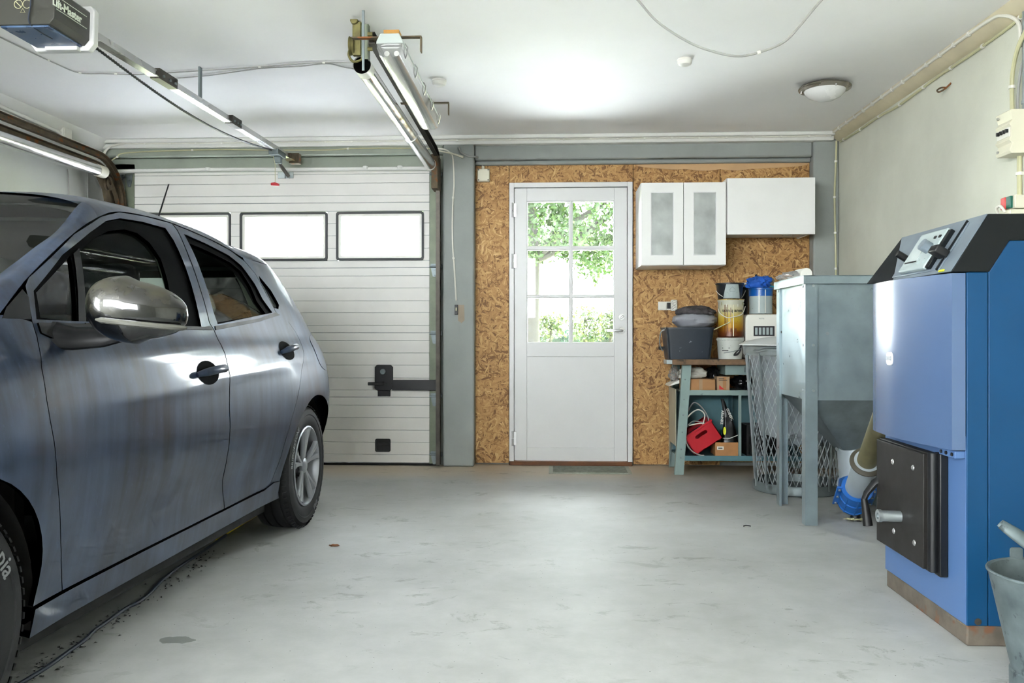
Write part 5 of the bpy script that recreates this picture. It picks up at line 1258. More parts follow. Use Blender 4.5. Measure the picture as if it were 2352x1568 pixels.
# ---- bottom shelf
ZSb = .1305
cr = thing('plastic_crate', 'red plastic crate tipped over on the lower bench shelf', 'crate', (1.1, 6.1, ZSb))
P0 = atY(1570, 1006, 5.985); ang = R(34); L, H, Dp, w = .228, .152, .24, .006
def crx(p):
    return Vector((P0.x + p.x * math.cos(ang) - p.z * math.sin(ang), 5.985 + p.y, P0.z + p.x * math.sin(ang) + p.z * math.cos(ang) + max(0, 0)))
zmin = P0.z - H * math.cos(ang); lift = ZSb + .001 - zmin
def crx2(p): q = crx(p); q.z += lift; return q
slot = rrect(.070, .165, -.062, -.036, .012, 4)
def wall_with_slot(y0_, y1_):
    cxx, czz = .1175, -.049; n = len(slot); outer = []
    for (a, b) in slot:
        dx, dz = a - cxx, b - czz
        k = min(((L - cxx) if dx > 0 else cxx) / max(1e-6, abs(dx)), ((0 - czz) if dz > 0 else (H + czz)) / max(1e-6, abs(dz)))
        outer.append((cxx + dx * k, czz + dz * k))
    # force the corners in
    corners = [(L, 0), (0, 0), (0, -H), (L, -H)]
    for c in corners:
        i = min(range(n), key=lambda j: (outer[j][0] - c[0]) ** 2 + (outer[j][1] - c[1]) ** 2); outer[i] = c
    return MB().ring(outer, slot, y0_, y1_)
body = wall_with_slot(0, w).join(wall_with_slot(Dp - w, Dp)).box(0, w, 0, Dp, -H, 0).box(L - w, L, 0, Dp, -H, 0).box(0, L, 0, Dp, -H, -H + w)
body.xff(crx2).build('crate_body', 'red_plastic', cr)
MB().ring([(-.006, -.006), (L + .006, -.006), (L + .006, Dp + .006), (-.006, Dp + .006)], [(w, w), (L - w, w), (L - w, Dp - w), (w, Dp - w)], -.012, .002, 'Z').xff(crx2).build('crate_rim', 'red_plastic', cr, bevel=.002)
wbx = thing('wooden_box', 'small light wooden box with paper label on the lower shelf', 'box', (1.24, 6.08, ZSb))
a, b = atY(1641, 1030, 5.985).x + .006, atY(1698, 1030, 5.985).x; zt2 = .226
mat('box_wood', (178, 126, 78), .65, var=.16, vs=10)
MB().box(a, b, 5.985, 5.995, ZSb, zt2).box(a, b, 6.155, 6.165, ZSb, zt2).box(a, a + .01, 5.995, 6.155, ZSb, zt2).box(b - .01, b, 5.995, 6.155, ZSb, zt2).box(a + .01, b - .01, 5.995, 6.155, ZSb, ZSb + .008).build('box_body', 'box_wood', wbx, bevel=.0015)
B(a + .012, a + .058, 5.983, 5.9855, .175, .198).build('paper_label', 'white_plastic', wbx)
B(a + .02, a + .05, 5.9822, 5.9835, .182, .190).build('label_print', 'print_dark', wbx)
bgx = thing('printed_bag', 'black printed bag with yellow logo standing in the wooden box', 'bag', (1.24, 6.08, .23))
m = MB()
def bagf(u, v):
    z = ZSb + .010 + (.385 * v); hw = (.066 * (1 - v) + .012) * (1 - .25 * v); hd = .055 * (1 - v * .85); cxb = 1.262 - .055 * v + .02 * math.sin(3 * v)
    an = 2 * math.pi * u; k = lambda q: math.copysign(abs(q) ** .6, q)
    n_ = .006 * mnoise.noise(Vector((math.cos(an) * 2, math.sin(an) * 2, v * 6)))
    return Vector((cxb + (hw + n_) * k(math.cos(an)), 6.075 + (hd + n_) * k(math.sin(an)), z))
m.grid(bagf, 32, 20, True).build('bag_body', 'black_bag', bgx, smooth=60)
text_mb('ARUNKE', .026, .0005, bold=.0006).xf(frame_m((1.196, 6.014, .40), (-.05, .1, -1), (1, .06, 0))).build('lettering', 'white_plastic', bgx, smooth=0)
text_mb('CODEFC', .024, .0005, bold=.0006).xf(frame_m((1.252, 6.024, .42), (.42, .14, -.9), (.9, -.05, .42))).build('lettering', 'white_plastic', bgx, smooth=0)
mat('logo_yellow', (214, 216, 40), .5, var=.05)
MB().lathe([(.001, 0), (.011, 0), (.013, .001)], (0, 0, 0), 20, sx=.8, sy=2.2).xf(frame_m((1.213, 6.010, .305), (1, 0, 0), (0, 0, 1))).build('yellow_logo', 'logo_yellow', bgx)
MB().tube([(1.20, 6.016, .252), (1.25, 6.014, .252), (1.315, 6.03, .275)], .003, 6).build('white_stripe', 'white_plastic', bgx)
bcr = thing('plastic_crate', 'dark slatted crate behind the bench post', 'crate', (1.43, 6.1, ZSb))
m = MB()
for k in range(9): m.box(1.372 + .022 * k, 1.380 + .022 * k, 6.0, 6.006, ZSb, .34)
for z in (ZSb, .20, .27, .335): m.box(1.365, 1.57, 5.998, 6.008, z, z + .012)
m.box(1.365, 1.372, 6.0, 6.2, ZSb, .345).box(1.563, 1.57, 6.0, 6.2, ZSb, .345).box(1.365, 1.57, 6.194, 6.2, ZSb, .345)
m.build('slatted_body', 'black_plastic', bcr)
for i, (m_, pts, lb) in enumerate((('cable_white', [(.935, 6.0, .30), (.95, 5.99, .40), (1.02, 5.99, .455), (1.07, 5.99, .42), (1.06, 6.0, .33), (1.12, 6.0, .33), (1.05, 5.985, .36), (.96, 5.985, .345)], 'white cable coiled above the red crate'),
    ('cable_grey', [(.93, 6.05, .36), (1.0, 6.04, .50), (1.08, 6.04, .44), (1.10, 6.03, .36), (1.0, 6.03, .37), (.95, 6.02, .33)], 'grey cable arching behind the red crate'),
    ('cable_grey', [(.93, 5.975, .275), (.945, 5.97, .21), (.98, 5.965, .165), (1.03, 5.96, .14), (1.06, 5.96, .138)], 'thin grey flex hanging in front of the red crate'),
    ('cable_dark', [(.925, 6.26, .25), (.96, 6.25, .30), (1.0, 6.26, .26), (.95, 6.27, .22), (1.0, 6.27, .18), (1.1, 6.27, .15), (1.2, 6.26, .14)], 'dark cable tangled behind the red crate'))):
    cable('loose_cable', lb, [Vector(p) for p in pts], .0045, m_, group='cables on the lower bench shelf')
cw = blob((.925, 6.12, .165), (.03, .08, .04), .3, 31, 2.4, ZSb, wr=.2).build('dark_bundle', 'black_bag'); tag(cw, 'small black bundle beside the bench leg on the lower shelf', 'bundle')

# ------------------------------------------------------------------ wire mesh bin
bn = thing('mesh_bin', 'tall galvanised wire mesh waste bin with grey lid beside the bench', 'bin', (1.545, 5.42, 0))
bc = Vector((1.545, 5.42, 0)); rb, rt, zb0, zt0 = .255, .315, .055, .90
def rad(z): return rb + (rt - rb) * (z - zb0) / (zt0 - zb0)
wm = MB()
NW, NS = 44, 22
for sg in (1, -1):
    for k in range(NW):
        pts = []
        for j in range(NS + 1):
            z = zb0 + (zt0 - zb0) * j / NS; a = 2 * math.pi * k / NW + sg * 1.15 * j / NS; r_ = rad(z) + .001 * sg
            pts.append(bc + Vector((r_ * math.cos(a), r_ * math.sin(a), z)))
        wm.tube(pts, .0022, 3, cap=False)
mat('mesh_zinc', (176, 184, 188), .4, .6, var=.1)
wo = wm.build('wire_mesh', 'mesh_zinc', bn); wo['kind'] = 'stuff'
MB().lathe([(.001, .0), (rb + .004, .0), (rb + .012, .006), (rb + .012, .05), (rb + .004, .062), (rb - .004, .062), (rb - .006, .012), (.001, .012)], bc, 44).build('base_ring', 'galv_dull', bn)
MB().lathe([(rt - .004, .855), (rt + .004, .855), (rt + .010, .865), (rt + .012, .905), (rt + .016, .912), (rt + .004, .916), (rt - .004, .91)], bc, 44).build('top_ring', 'galvanised', bn)
for a in (188, 212, 300, 30, 120):
    d = Vector((math.cos(R(a)), math.sin(R(a)), 0)); MB().tube([bc + d * (rad(.03) + .008) + Vector((0, 0, .03)), bc + d * (rad(.87) + .008) + Vector((0, 0, .87))], .012, 6, flat=.5).build('upright', 'galvanised', bn)
ht = MB().tube(spline([bc + Vector(((rt + .015) * math.cos(R(a)), (rt + .02) * math.sin(R(a)), .885 + (.012 if 215 < a < 250 else 0))) for a in range(205, 262, 8)], 3), .012, 8, flat=.5).build('carry_handle', 'galvanised', bn)
mat('bin_lid', (196, 200, 198), .45, var=.05)
mat('bin_liner', (206, 210, 214), .4, var=.1, vs=12)
t = NT('liner'); tr_ = t.n('BsdfTransparent', {'Color': (.9, .92, .94, 1)}); df = t.pr(Base_Color=v4(lin((196, 204, 210))), Roughness=.35)
t.done(t.n('MixShader', {0: .4, 1: tr_.outputs[0], 2: df.outputs[0]}))
def lin2(u, v):
    a = 2 * math.pi * u; z = .35 + .56 * v; k = 1 - .10 * (1 - v) + .05 * mnoise.noise(Vector((math.cos(a) * 3, math.sin(a) * 3, z * 5))) + .02 * mnoise.noise(Vector((math.cos(a) * 9, math.sin(a) * 9, z * 2)))
    return bc + Vector((math.cos(a), math.sin(a), 0)) * (rad(z) - .02) * min(k, 1.0) + Vector((0, 0, z + .05 * mnoise.noise(Vector((math.cos(a) * 2, math.sin(a) * 2, 0))) * (1 - v)))
MB().grid(lin2, 64, 18, True).build('bag_liner', 'liner', bn, smooth=60)
blob(bc + Vector((.02, .0, .42)), (.17, .17, .13), .3, 41, 2.2, wr=.3).build('liner_bottom', 'liner', bn)
MB().lathe([(.001, .985), (.20, .965), (.30, .945), (.345, .925), (.348, .918), (.335, .918), (.20, .95), (.001, .97)], bc + Vector((-.005, 0, 0)), 48).build('lid', 'bin_lid', bn)

# ------------------------------------------------------------------ pellet hopper
hp_ = thing('pellet_hopper', 'galvanised steel pellet hopper on four angle posts', 'hopper', (1.58, 4.68, 0))
mat('hopper_zinc', (142, 157, 162), .34, .55, var=.10, vs=10, spots=((140, 152, 156), 40, .66))
hx0, hx1, hy0, hy1 = 1.30, 1.86, 4.40, 4.96; zp, zl = .645, 1.25
MB().box(hx0 + .012, hx0 + .016, hy0 + .03, hy1 - .03, zp, zl).build('left_panel', 'hopper_zinc', hp_)
MB().box(hx1 - .016, hx1 - .012, hy0 + .03, hy1 - .03, zp, zl).build('right_panel', 'hopper_zinc', hp_)
MB().box(hx0 + .03, hx1 - .03, hy0 + .012, hy0 + .016, zp, zl).build('front_panel', 'hopper_zinc', hp_)
MB().box(hx0 + .03, hx1 - .03, hy1 - .016, hy1 - .012, zp, zl).build('rear_panel', 'hopper_zinc', hp_)
def post(x, y, sx, sy):
    w_ = .062; t_ = .004
    poly = [(x, y), (x + sx * w_, y), (x + sx * w_, y + sy * .014), (x + sx * (w_ - t_), y + sy * .014), (x + sx * (w_ - t_), y + sy * t_), (x + sx * t_, y + sy * t_), (x + sx * t_, y + sy * (w_ - t_)), (x + sx * .014, y + sy * (w_ - t_)), (x + sx * .014, y + sy * w_), (x, y + sy * w_)]
    pz = MB().prism(poly, 0, zl, 'Z').build('post', 'hopper_zinc', hp_)
    for z in (1.235, .93, .695):
        MB().cyl((x + sx * .04, y - sy * .004, z), (x + sx * .04, y + sy * .001, z), .007, 10).build('bolt', 'galvanised', pz)
        MB().cyl((x - sx * .004, y + sy * .04, z), (x + sx * .001, y + sy * .04, z), .007, 10).build('bolt', 'galvanised', pz)
post(hx0, hy0, 1, 1); post(hx0, hy1, 1, -1); post(hx1, hy0, -1, 1); post(hx1, hy1, -1, -1)
MB().cyl((1.415, hy0 + .008, .99), (1.415, hy0 + .013, .99), .009, 10).build('screw', 'galvanised', hp_)
for y in (4.46, 4.90): MB().cyl((hx0 + .008, y, 1.0), (hx0 + .013, y, 1.0), .007, 10).build('screw', 'dark_steel', hp_)
MB().ring([(hx0 - .012, hy0 - .012), (hx1 + .012, hy0 - .012), (hx1 + .012, hy1 + .012), (hx0 - .012, hy1 + .012)], [(hx0 - .009, hy0 - .009), (hx1 + .009, hy0 - .009), (hx1 + .009, hy1 + .009), (hx0 - .009, hy1 + .009)], 1.246, 1.287, 'Z').box(hx0 - .012, hx1 + .012, hy0 - .012, hy1 + .012, 1.285, 1.289).build('lid', 'hopper_zinc', hp_)
oc_ = Vector((1.635, 4.66)); ro = .082
top = [(hx0 + .014, hy0 + .014), (hx1 - .014, hy0 + .014), (hx1 - .014, hy1 - .014), (hx0 + .014, hy1 - .014)]
bot = [(oc_.x - ro, oc_.y - ro), (oc_.x + ro, oc_.y - ro), (oc_.x + ro, oc_.y + ro), (oc_.x - ro, oc_.y + ro)]
for k in range(4):
    j = (k + 1) % 4; nrm = Vector(((top[k][0] + top[j][0]) / 2 - 1.58, (top[k][1] + top[j][1]) / 2 - 4.68, 0)).normalized() * .002
    v = [(*top[k], zp + .012), (*top[j], zp + .012), (*bot[j], .365), (*bot[k], .365)]
    MB().add(v + [tuple(Vector(q) + nrm) for q in v], [(0, 1, 2, 3), (7, 6, 5, 4), (0, 4, 5, 1), (1, 5, 6, 2), (2, 6, 7, 3), (3, 7, 4, 0)]).build('funnel_panel', 'galv_dull', hp_)
# outlet, feed tube, blue coupling
au = thing('pellet_auger', 'grey pellet feed tube with blue plastic elbow under the hopper', 'auger', (1.6, 4.5, .1))
mat('duct_grey', (168, 178, 184), .4, .3, var=.06)
MB().lathe([(.001, .372), (.088, .372), (.094, .366), (.094, .356), (.084, .354), (.080, .27), (.074, .20), (.07, .16)], (oc_.x, oc_.y, 0), 32).build('outlet_spigot', 'duct_grey', au)
MB().cyl((oc_.x - .10, oc_.y - .03, .364), (oc_.x - .085, oc_.y - .02, .364), .010, 8).build('clamp_bolt', 'galvanised', au)
A_ = Vector((1.578, 4.50, .118)); Bq = Vector((1.415, 3.372, 1.0)); ax = (Bq - A_).normalized()
def axf(d0, prof, seg=32):
    u_ = ax.orthogonal().normalized(); w_ = ax.cross(u_); m = Matrix((u_, w_, ax)).transposed().to_4x4(); m.translation = A_ + ax * d0
    return MB().lathe(prof, (0, 0, 0), seg).xf(m)
axf(.10, [(.001, 0), (.060, 0), (.060, .31), (.001, .31)]).build('grey_sleeve', 'duct_grey', au)
mat('rubber_brown', (62, 58, 46), .6, var=.2); mat('tube_olive', (104, 98, 68), .5, .3, var=.25, vs=12)
axf(.385, [(.001, 0), (.074, 0), (.079, .006), (.079, .014), (.066, .022), (.001, .022)]).build('rubber_ring', 'rubber_brown', au)
axf(.40, [(.001, 0), (.047, 0), (.044, 1.03), (.001, 1.03)]).build('feed_tube', 'tube_olive', au)
axf(-.055, [(.001, 0), (.066, .004), (.072, .018), (.076, .022), (.076, .03), (.072, .034), (.072, .09), (.076, .094), (.076, .102), (.072, .106), (.073, .165), (.079, .170), (.079, .182), (.058, .184), (.001, .184)]).build('blue_coupling', 'blue_plastic', au)
u_ = ax.cross(Vector((0, 0, 1))).normalized()
for sg in (1, -1):
    m = Matrix((u_, ax.cross(u_), ax)).transposed().to_4x4(); m.translation = A_ + u_ * sg * .085
    B(-.014, .014, -.006, .006, -.05, .13).xf(m).build('flange', 'blue_plastic', au, bevel=.002)
    for d in (-.03, .04, .11): MB().cyl(A_ + u_ * sg * .085 + ax * d - ax.cross(u_) * .012, A_ + u_ * sg * .085 + ax * d + ax.cross(u_) * .012, .007, 8).build('bolt', 'galvanised', au)
for k in (0, 1, -1):
    d = (-ax.cross(u_)).normalized(); d = (Matrix.Rotation(k * .75, 3, ax) @ d)
    if d.y > 0: d = -d
    MB().tube([A_ + d * .073 - ax * .04, A_ + d * .074 + ax * .12], .0035, 6).build('rib', 'blue_plastic', au)
cone_a = A_ + ax * .03; cone_b = Vector((oc_.x, oc_.y, .17)); dr_ = (cone_b - cone_a)
MB().cyl(cone_a, cone_b, .062, 28, .080).build('blue_cone', 'blue_plastic', au)
MB().cyl(cone_b - dr_.normalized() * .012, cone_b + dr_.normalized() * .004, .086, 28).build('cone_rim', 'duct_grey', au)
fo_ = MB().cyl((1.60, 4.53, 0), (1.60, 4.53, .045), .03, 14, .022).build('foot', 'black_plastic', au)
bt = thing('plastic_bottle', 'white plastic bottle in a clear bag lying on the hopper lid', 'bottle', (1.44, 4.88, 1.289))
MB().lathe([(.001, 0), (.030, 0), (.033, .004), (.033, .018), (.026, .022), (.026, .028), (.034, .05), (.036, .16), (.001, .165)], (0, 0, 0), 24).xf(frame_m((1.425, 4.80, 1.327), (1, 0, 0), (0, 0, 1)) @ Matrix.Rotation(R(180), 4, 'X')).build('bottle_body', 'white_plastic', bt)
blob((1.385, 4.88, 1.312), (.095, .06, .03), .25, 51, 2.4, 1.2895, wr=.25).build('bag_wrap', 'clear_plastic', bt)
tl_ = blob((1.60, 4.52, .012), (.05, .02, .006), .4, 53, 3, .0, wr=.3).build('pellet_spill', 'cable_yellowed'); tag(tl_, 'little heap of spilled pellets under the blue elbow', 'pellets', kind='stuff')
# ------------------------------------------------------------------ blue boiler
bo = thing('boiler', 'large blue solid fuel boiler with black hood against the right wall', 'boiler', (1.65, 3.03, 0))
mat('boiler_blue_shaded', (8, 60, 98), .5, .0, var=.04, vs=4, spec=.25, spots=((34, 70, 104), 46, .74))  # boiler blue for the side, darkened with its shade in the colour
mat('boiler_blue_lit', (74, 104, 148), .45, .0, var=.04, vs=4, spec=.35, spots=((58, 78, 104), 30, .72))  # same blue made paler for the front, stronger light put into the colour
t = NT('boiler_cover_lit')
t.done(t.pr(Base_Color=v4(lin((70, 92, 126))), Roughness=.26, Coat_Weight=.15, Coat_Roughness=.08))  # curved front cover: paler grey-blue again, light from the left in the colour
mat('boiler_black', (9, 14, 17), .5, var=.2, vs=9, spec=.25)
mat('hood_grey', (104, 116, 126), .38, .2, var=.2, vs=9, c2=(130, 142, 152))
mat('plinth', (92, 84, 74), .85, var=.3, vs=12, bump=.6, bs=40, spots=((104, 70, 48), 9, .60))
by0, by1, bx0, bx1 = 2.712, 3.36, 1.30, 2.02
B(bx0 + .004, bx1 - .01, by0 + .004, by1 - .004, 0, .066).build('plinth', 'plinth', bo, bevel=.006)
B(bx0 + .01, bx1, by0 + .006, by1, .066, 1.18).build('core', 'boiler_blue_shaded', bo)
B(bx0, bx0 + .012, by0 + .002, by1, .066, .66).build('front_panel', 'boiler_blue_lit', bo, bevel=.003)
B(bx0 + .001, 1.3655, by0 - .002, by0 + .008, .066, 1.178).build('corner_strip', 'boiler_blue_shaded', bo, bevel=.003)
MB().prism([(1.3675, .066), (bx1, .066), (bx1, 1.2775), (1.43, 1.2775), (1.3675, 1.1775)], by0 - .002, by0 + .008).build('side_panel', 'boiler_blue_shaded', bo, bevel=.003)
arc = spline([Vector((1.256, 2.713, 0)), Vector((1.226, 2.87, 0)), Vector((1.208, 3.05, 0)), Vector((1.214, 3.20, 0)), Vector((1.228, 3.29, 0)), Vector((1.252, 3.335, 0)), Vector((1.285, 3.352, 0))], 8)
MB().prism([(p.x, p.y) for p in arc] + [(1.298, 3.352), (1.298, 2.713)], .618, 1.176, 'Z').build('front_cover', 'boiler_cover_lit', bo, smooth=30)
MB().prism([(1.252, 1.18), (1.366, 1.362), (bx1, 1.362), (bx1, 1.279), (1.431, 1.279), (1.369, 1.18)], by0 - .004, by1).build('hood', 'boiler_black', bo, bevel=.002)
n_ = Vector((-.182, 0, .114)).normalized()
v = [Vector((1.253, 2.712, 1.181)), Vector((1.366, 2.712, 1.3615)), Vector((1.366, 3.36, 1.3615)), Vector((1.253, 3.16, 1.181))]
MB().add([p + n_ * .0022 for p in v] + [p - n_ * .002 for p in v], [(0, 1, 2, 3), (7, 6, 5, 4), (0, 4, 5, 1), (1, 5, 6, 2), (2, 6, 7, 3), (3, 7, 4, 0)]).build('sloping_fascia', 'hood_grey', bo)
MB().add([(1.253, 3.16, 1.181), (1.3665, 3.362, 1.363), (1.224, 3.345, 1.181), (1.33, 3.362, 1.181)], [(0, 1, 2), (1, 3, 2), (0, 2, 3), (0, 3, 1)]).build('hood_cheek', 'boiler_black', bo, smooth=0)
fm = frame_m((1.253, 3.0, 1.181), (0, -1, 0), (.1135, 0, .1805))     # x along -Y, y up the slope, z outwards
def FB(x0, x1, y0, y1, z0, z1, name, m, bv=.002, par=None): return B(x0, x1, y0, y1, z0, z1).xf(fm).build(name, m, par or bo, bevel=bv)
pl_ = FB(-.18, .20, .012, .195, .002, .006, 'control_plate', 'hood_grey')
cu_ = FB(-.10, .105, .018, .178, .006, .022, 'control_unit', 'label_grey', .004)
mat('lcd', (186, 196, 196), .2, var=.03)
FB(-.075, .01, .055, .128, .0215, .0235, 'display', 'lcd', 0, cu_)
FB(-.08, .015, .05, .0545, .022, .0245, 'display_edge', 'black_plastic', 0, cu_)
MB().cyl((.055, .10, .022), (.055, .10, .052), .021, 20).xf(fm).build('dial', 'hood_grey', cu_)
for x in (.035, .075): MB().cyl((x, .048, .021), (x, .048, .026), .009, 14).xf(fm).build('push_button', 'label_grey', cu_)
for x in (.05, .085): FB(x - .007, x + .007, .140, .150, .021, .026, 'rocker_key', 'black_plastic', .001, cu_)
MB().cyl((-.135, .085, .004), (-.135, .085, .05), .013, 14).xf(fm).build('selector_knob', 'black_plastic', bo)
FB(.11, .135, .02, .17, .0, .020, 'dark_slot', 'boiler_black', .002)
FB(.185, .19, .01, .20, .004, .012, 'fascia_edge', 'boiler_black', .001)
FB(.15, .205, .055, .082, .006, .052, 'toggle_lever', 'black_plastic', .004)
FB(.205, .24, .003, .010, .003, .006, 'yellow_sticker', 'logo_yellow', 0)
MB().lathe([(.001, 0), (.008, 0)], (0, 0, 0), 12).xf(frame_m((1.56, by0 - .0052, 1.30), (1, 0, 0), (0, 0, 1))).build('hood_screw', 'galvanised', bo)
# badge
bpx, bpz = 3.075, .897
bd = MB().prism(rrect(-.026, .026, -.024, .024, .016, 5), -.006, .006, 'Z').xf(frame_m((1.2085, bpx, bpz), (0, -1, 0), (0, 0, 1))).build('badge', 'white_paint', bo, bevel=.002)
mat('badge_print', (150, 156, 162), .3, .3, var=.03)
text_mb('BAXI', .021, .0006, bold=.0006).xf(frame_m((1.2020, bpx, bpz), (0, -1, 0), (0, 0, 1))).build('lettering', 'badge_print', bd, smooth=0)
# black fire door with hinge bar, peephole and lever
mat('cast_black', (28, 26, 24), .6, .15, var=.15, vs=10)
dy0, dy1, dz0, dz1 = 2.875, 3.315, .185, .585
dd = B(1.262, 1.292, dy0, dy1, dz0, dz1).build('fire_door', 'cast_black', bo, bevel=.004)
MB().box(1.250, 1.268, dy0 + .03, dy1, dz0 + .005, dz1 - .005).build('door_face', 'cast_black', dd, bevel=.003)
MB().cyl((1.265, dy0 - .012, dz0 + .01), (1.265, dy0 - .012, dz1 + .004), .017, 16).build('hinge_bar', 'black_metal', dd)
MB().box(1.272, 1.30, dy0 - .045, dy0, dz0 - .002, dz1 + .006).build('hinge_channel', 'black_metal', dd, bevel=.004)
for y, z in ((3.16, .515), (2.985, .52), (3.15, .262), (2.975, .262)): MB().lathe([(.001, .005), (.006, .004), (.010, .001), (.0105, 0)], (0, 0, 0), 16).xf(frame_m((1.250, y, z), (0, -1, 0), (0, 0, 1))).build('door_bolt', 'steel', dd)
pk = MB().cyl((1.185, 3.10, .328), (1.252, 3.09, .328), .020, 20).build('peephole_tube', 'galvanised', dd)
MB().lathe([(.011, 0), (.023, 0), (.023, .012), (.011, .012)], (0, 0, 0), 20).xf(frame_m((1.185, 3.10, .328), (0, -1, 0), (0, 0, 1))).build('peephole_ring', 'galvanised', pk)
MB().tube([(1.27, 3.30, .43), (1.245, 3.315, .41), (1.215, 3.32, .37), (1.205, 3.32, .345)], .014, 8, rs=[.020, .018, .014, .012], flat=.7).build('lever_arm', 'black_metal', dd)
MB().tube([(1.205, 3.32, .348), (1.212, 3.315, .29), (1.216, 3.31, .245)], .016, 12, rs=[.012, .016, .018]).build('lever_grip', 'black_plastic', dd)
B(1.252, 1.258, dy0 + .035, dy0 + .042, .33, .43).build('latch_slot', 'black_metal', dd)
MB().box(1.268, 1.302, 2.72, 2.83, .590, .614).build('hinge_bracket', 'boiler_blue_lit', bo, bevel=.003)
for y in (2.735, 2.775, 2.81): MB().cyl((1.264, y, .602), (1.27, y, .602), .006, 10).build('bracket_hole', 'black_metal', bo)
B(1.512, 1.56, by0 - .04, by0 - .001, .12, .475).build('side_handle', 'black_plastic', bo, bevel=.008)
MB().lathe([(.001, .004), (.010, .002), (.011, 0)], (0, 0, 0), 14).xf(frame_m((1.335, by0 - .0022, .080), (1, 0, 0), (0, 0, 1))).build('foot_screw', 'dark_steel', bo)

# ------------------------------------------------------------------ zinc bucket with scoop
zbk = thing('zinc_bucket', 'weathered zinc bucket standing before the blue boiler', 'bucket', (1.385, 2.385, 0))
mat('old_zinc', (78, 90, 92), .55, .4, var=.3, vs=9, c2=(116, 128, 130), spots=((66, 76, 78), 24, .62))
zc_ = (1.385, 2.385, 0)
MB().lathe([(.001, .03), (.100, .03), (.160, .322), (.166, .326), (.169, .320), (.165, .314), (.109, .052), (.113, .048), (.112, .0), (.106, .0), (.104, .03)], zc_, 52).build('bucket_body', 'old_zinc', zbk)
MB().tube([(zc_[0] + .1665 * math.cos(a), zc_[1] + .1665 * math.sin(a), .322) for a in [2 * math.pi * k / 52 for k in range(52)]], .0045, 8, closed=True).build('rolled_rim', 'old_zinc', zbk)
MB().prism(rrect(-.018, .018, -.02, .02, .008), -.003, .003, 'Y').xf(Matrix.Translation((zc_[0] - .02, zc_[1] + .162, .335))).build('handle_ear', 'old_zinc', zbk)
sc_ = thing('ash_scoop', 'grey sheet-metal scoop standing in the zinc bucket', 'scoop', (1.40, 2.40, .04))
m = MB(); P0, P1 = Vector((1.276, 2.47, .438)), Vector((1.405, 2.42, .335)); d = (P1 - P0).normalized(); sdv = d.cross(Vector((0, 0, 1))).normalized(); upv = sdv.cross(d)
vs = []; N_ = 14
for k in range(9):
    t_ = k / 8; c = P0.lerp(P1, t_); w_ = .014 + .012 * math.sin(math.pi * min(1, t_ * .9 + .1)) ; 
    for j in range(N_ + 1):
        a = R(-25 + 230 * j / N_); vs.append(c + sdv * w_ * math.cos(a) + upv * w_ * math.sin(a))
m.add(vs, [(k * (N_ + 1) + j, k * (N_ + 1) + j + 1, (k + 1) * (N_ + 1) + j + 1, (k + 1) * (N_ + 1) + j) for k in range(8) for j in range(N_)])
ho = m.build('hollow_handle', 'old_zinc', sc_, smooth=60); so = ho.modifiers.new('t', 'SOLIDIFY'); so.thickness = .0025
m = MB().grid(lambda s, t: P1 + d * (.0 + .20 * s) + sdv * (.07 * (2 * t - 1)) * (.35 + .65 * min(1, s * 3)) + upv * (.035 * (2 * t - 1) ** 2), 10, 9)
so = m.build('blade', 'old_zinc', sc_, smooth=60).modifiers.new('t', 'SOLIDIFY'); so.thickness = .002
MB().cyl(P1 - d * .02, P1 + d * .03, .012, 12).build('ferrule', 'dark_steel', sc_)

# ------------------------------------------------------------------ on the floor
cable('floor_cable', 'dark cable lying on the floor along the car sill', [atZ(x, y, .007) for x, y in ((520, 1228), (452, 1275), (415, 1299), (375, 1330), (342, 1364), (315, 1384), (290, 1396), (250, 1424), (215, 1449), (195, 1469), (160, 1494), (110, 1530), (50, 1567), (-40, 1620))], .0065, 'cable_dark')
mat('yellow_paint', (206, 186, 24), .5, var=.2, vs=10, spots=((70, 62, 40), 20, .55))
tag(MB().prism([(-1.69, 0), (-1.60, 0), (-1.605, .03), (-1.685, .03)], 3.95, 4.75).build('wheel_guide', 'yellow_paint', bevel=.004), 'yellow painted steel bar on the floor under the car', 'guide rail')
mat('leaf_brown', (120, 74, 40), .8, var=.3, vs=40)
lf = atZ(768, 1252, .003)
tag(blob(lf, (.022, .014, .004), .5, 61, 3, .0005).build('dry_leaf', 'leaf_brown'), 'small brown dry leaf alone on the concrete floor', 'leaf')
tw = atZ(1716, 1208, .003)
tag(MB().tube(spline([tw + Vector((-.018, 0, 0)), tw + Vector((-.004, .006, .003)), tw + Vector((.018, -.002, .001))], 5), .003, 6).build('bark_chip', 'black_rubber'), 'tiny dark bark chip on the floor before the hopper', 'bark chip')
pd = atZ(403, 1470, 0)
def pudmat():
    t = NT('damp_patch'); t.done(t.pr(Base_Color=v4(lin((150, 154, 150))), Roughness=.1, Coat_Weight=.6))
pudmat()
pts = []
for k in range(40):
    a = 2 * math.pi * k / 40; r_ = 1 + .35 * mnoise.noise(Vector((math.cos(a) * 1.6, math.sin(a) * 1.6, 4))) + .12 * mnoise.noise(Vector((math.cos(a) * 6, math.sin(a) * 6, 1)))
    pts.append((pd.x + .055 * r_ * math.cos(a), pd.y + .034 * r_ * math.sin(a)))
tag(MB().prism(pts, .0002, .0012, 'Z').build('puddle', 'damp_patch'), 'small wet patch on the floor beside the cable', 'puddle')
mat('leaf_litter', (30, 28, 26), .8, var=.4, vs=60)
m = MB(); rnd = random.Random(3)
